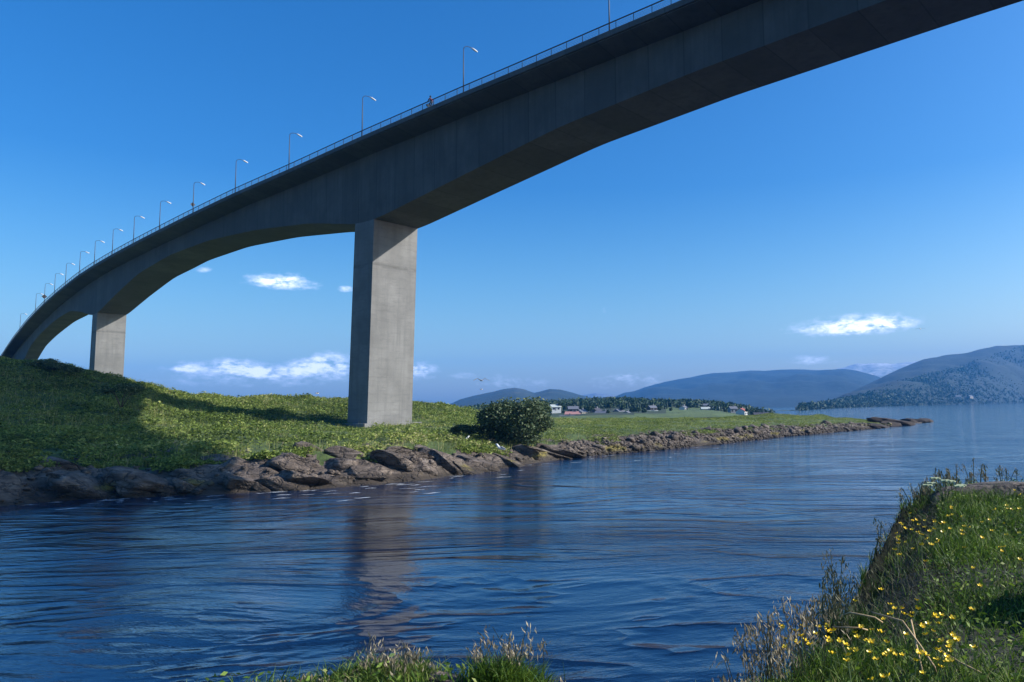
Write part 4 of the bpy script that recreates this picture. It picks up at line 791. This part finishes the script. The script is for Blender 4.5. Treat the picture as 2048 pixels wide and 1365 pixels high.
# flat rocks
for (x, y, rd, lb, z_) in ((2085, 992, (2.0, 1.1, .42), 'large pale rounded rock on the far corner of the near bank', 4.22), (890, 1358, (.16, .10, .07), 'small flat grey rock at the bottom between grass tufts', 4.3), (960, 1366, (.26, .1, .05), 'flat pale rock at the bottom right of the small one', 4.29), (1190, 1362, (.34, .16, .11), 'dark wet rock hump at the bottom edge by the water', 4.2)):
    me = rock_mesh('rock', rd, random.randint(80, 200), 4, .3); me.materials[0] = M_rockdry; p = near_pt(x, y); o = bpy.data.objects.new('rock', me); C.objects.link(o); o.location = (p[0], p[1], z_); tag(o, lb, 'rock')
me = rock_mesh('rock', (.4, .5, .55), 77, 4, .3); me.materials[0] = M_rockdry; o = bpy.data.objects.new('rock', me); C.objects.link(o); o.location = (4.4, 5.9, 4.6); tag(o, 'unseen boulder added to shade the lower right corner of the near bank', 'rock')  # added out of view to throw a shadow over the lower right grass
# buttercups
def make_flower():
    r = empty('buttercup'); s = MB(); s.tube([(0, 0, -.25), (.006, 0, -.1), (0, 0, 0)], .0016, 5); s.build('stem', M_stem, r)
    V = []; Fa = []
    for k in range(5):
        a = k * 2 * math.pi / 5; ca, sa = math.cos(a), math.sin(a); b = len(V)
        for (rr_, tt_, z) in ((.002, 0, 0), (.009, .006, .003), (.015, .005, .009), (.016, 0, .0105), (.015, -.005, .009), (.009, -.006, .003)): V.append((rr_ * ca - tt_ * sa, rr_ * sa + tt_ * ca, z))
        Fa.append(tuple(b + q for q in range(6)))
    mesh('petals', V, Fa, M_yel, r); c = MB(); c.tube([(0, 0, .0), (0, 0, .006)], .004, 6); c.build('flower_centre', M_yel, r); return r
fl0 = make_flower(); fpos = [(1820, 1027), (1832, 1040), (1810, 1057), (1825, 1060), (1838, 1050), (1850, 1055), (1845, 1070), (1805, 1050), (1798, 1080), (1812, 1085), (1793, 1067), (1860, 1063), (1870, 1045), (1880, 1048), (1990, 1020), (2016, 1018), (2014, 1011), (1940, 1055), (1930, 1053), (1965, 1045), (1985, 1062), (2008, 1094), (2000, 1095), (1980, 1040), (1855, 1078), (1875, 1080), (1960, 1172),
      (1834, 1201), (1803, 1217), (1835, 1218), (1826, 1227), (1808, 1229), (1782, 1210), (1783, 1229), (1768, 1239), (1870, 1233), (1883, 1231), (1606, 1254), (1638, 1255), (1657, 1252), (1655, 1264), (1630, 1268), (1723, 1255), (1745, 1260), (1762, 1265), (1656, 1278), (1660, 1284), (1715, 1275), (1690, 1290), (1857, 1248), (1845, 1253), (1906, 1271), (1916, 1280), (1884, 1283), (1898, 1295), (1893, 1315),
      (1876, 1300), (1882, 1305), (1775, 1307), (1783, 1303), (1790, 1310), (1770, 1312), (1752, 1320), (1695, 1323), (1776, 1353), (1765, 1354), (1846, 1347), (1610, 1282), (1620, 1290), (1700, 1300), (1735, 1282), (1740, 1305), (1812, 1270), (1865, 1262), (1900, 1322), (1680, 1282), (1790, 1100), (1800, 1110), (1826, 1098), (1843, 1090), (1905, 1030), (1887, 1064), (1925, 1070), (1900, 1058)]
for _ in range(75):
    bx, by = random.choice(fpos); fpos.append((min(2040, bx + random.gauss(0, 38)), by + random.gauss(0, 18)))
fpos = [q for q in fpos if edge_dist(np.array([near_pt(*q)[0]]), np.array([near_pt(*q)[1]]))[0] > .1 or q[1] > 1190]
for i, (x, y) in enumerate(fpos):
    o = fl0 if i == 0 else copy_tree(fl0); p = near_pt(x, y, 4.55 + random.uniform(-.04, .04)); o.location = tuple(p); o.rotation_euler = (random.uniform(-.3, .7), random.uniform(-.4, .4), random.uniform(0, 6)); s = random.uniform(.85, 1.25) * (1 + p[1] / 20); o.scale = (s, s, s)
    tag(o, 'yellow buttercup flower on a thin stem in the near bank grass', 'flower', 'buttercups on the near bank')
# umbel plant
p = near_pt(1890, 1004); r = empty('cow_parsley', tuple(p)); tag(r, 'umbel plant with flat whitish flower heads at the far corner of the near bank', 'plant')
s = MB(); fl = []
for k in range(7): a = k * .9; q = (.28 * math.cos(a), .2 * math.sin(a), .28 + .05 * (k % 3)); s.tube([(0, 0, -.1), (.3 * q[0], .3 * q[1], .18), q], [.008, .006, .003], 5); fl.append(q)
s.build('stem', M_stem, r)
for q in fl:
    m_ = 26; a = rng.uniform(0, 6.28, m_); rr_ = np.sqrt(rng.uniform(0, 1, m_)) * .07; V = [(q[0], q[1], q[2] + .012)] + [(q[0] + .075 * math.cos(k * .4) * (1 + .2 * (k % 2)), q[1] + .075 * math.sin(k * .4) * (1 + .2 * (k % 2)), q[2] + .006 * (k % 3)) for k in range(16)]
    V += [(x, y, z - .02) for x, y, z in V[1:]]; Fa = [(0, 1 + k, 1 + (k + 1) % 16) for k in range(16)] + [(1 + k, 17 + k, 17 + (k + 1) % 16, 1 + (k + 1) % 16) for k in range(16)]
    mesh('flower_head', V, Fa, M_white, r)
# dry bent stems
for pts, lb in ((((1745, 1225, .30), (1805, 1242, .30), (1840, 1290, .2), (1870, 1335, .12), (1872, 1345, .05)), 'long pale dry stem bending to the right among the buttercups'), (((1665, 1254, .2), (1720, 1256, .22), (1735, 1260, .2)), 'short pale dry stem lying flat at the ledge'),
                (((1680, 1232, .2), (1700, 1225, .24), (1750, 1235, .24), (1765, 1245, .2)), 'thin dry stem arching left of the bent dry stem'), (((1822, 1240, .26), (1833, 1290, .15), (1845, 1345, .08)), 'thin dry stem standing inside the bend of the pale one'), (((1880, 1300, .12), (1920, 1325, .1), (1960, 1345, .08), (1985, 1360, .06)), 'pale dry stem lying in the lower right grass')):
    s = MB(); s.tube([tuple(near_pt(x, y, 4.33 + z)) for x, y, z in pts], .006, 6); tag(s.build('dry_stem', M_dry, None, True), lb, 'dry stem', 'dry stems on the near bank')

# ---------------------------------------------------------------- haze
hz = mesh('haze', [(x, y, z) for x in (-7000, 7000) for y in (-200, 7400) for z in (-4, 520)], [(0, 1, 3, 2), (4, 6, 7, 5), (0, 4, 5, 1), (2, 3, 7, 6), (0, 2, 6, 4), (1, 5, 7, 3)], None); hz['kind'] = 'stuff'
M, t, out = newmat('air'); pv = t.add('ShaderNodeVolumePrincipled', {'Color': (.05, .36, 1., 1), 'Density': 1.35e-4, 'Anisotropy': 0.}); t.l.new(pv.outputs[0], out.inputs['Volume']); hz.data.materials.clear(); hz.data.materials.append(M)
hz['label'] = 'thin blue haze in the air over the fjord'; hz['category'] = 'haze'
S.cycles.volume_bounces = 0; S.cycles.max_bounces = 6; S.cycles.diffuse_bounces = 2
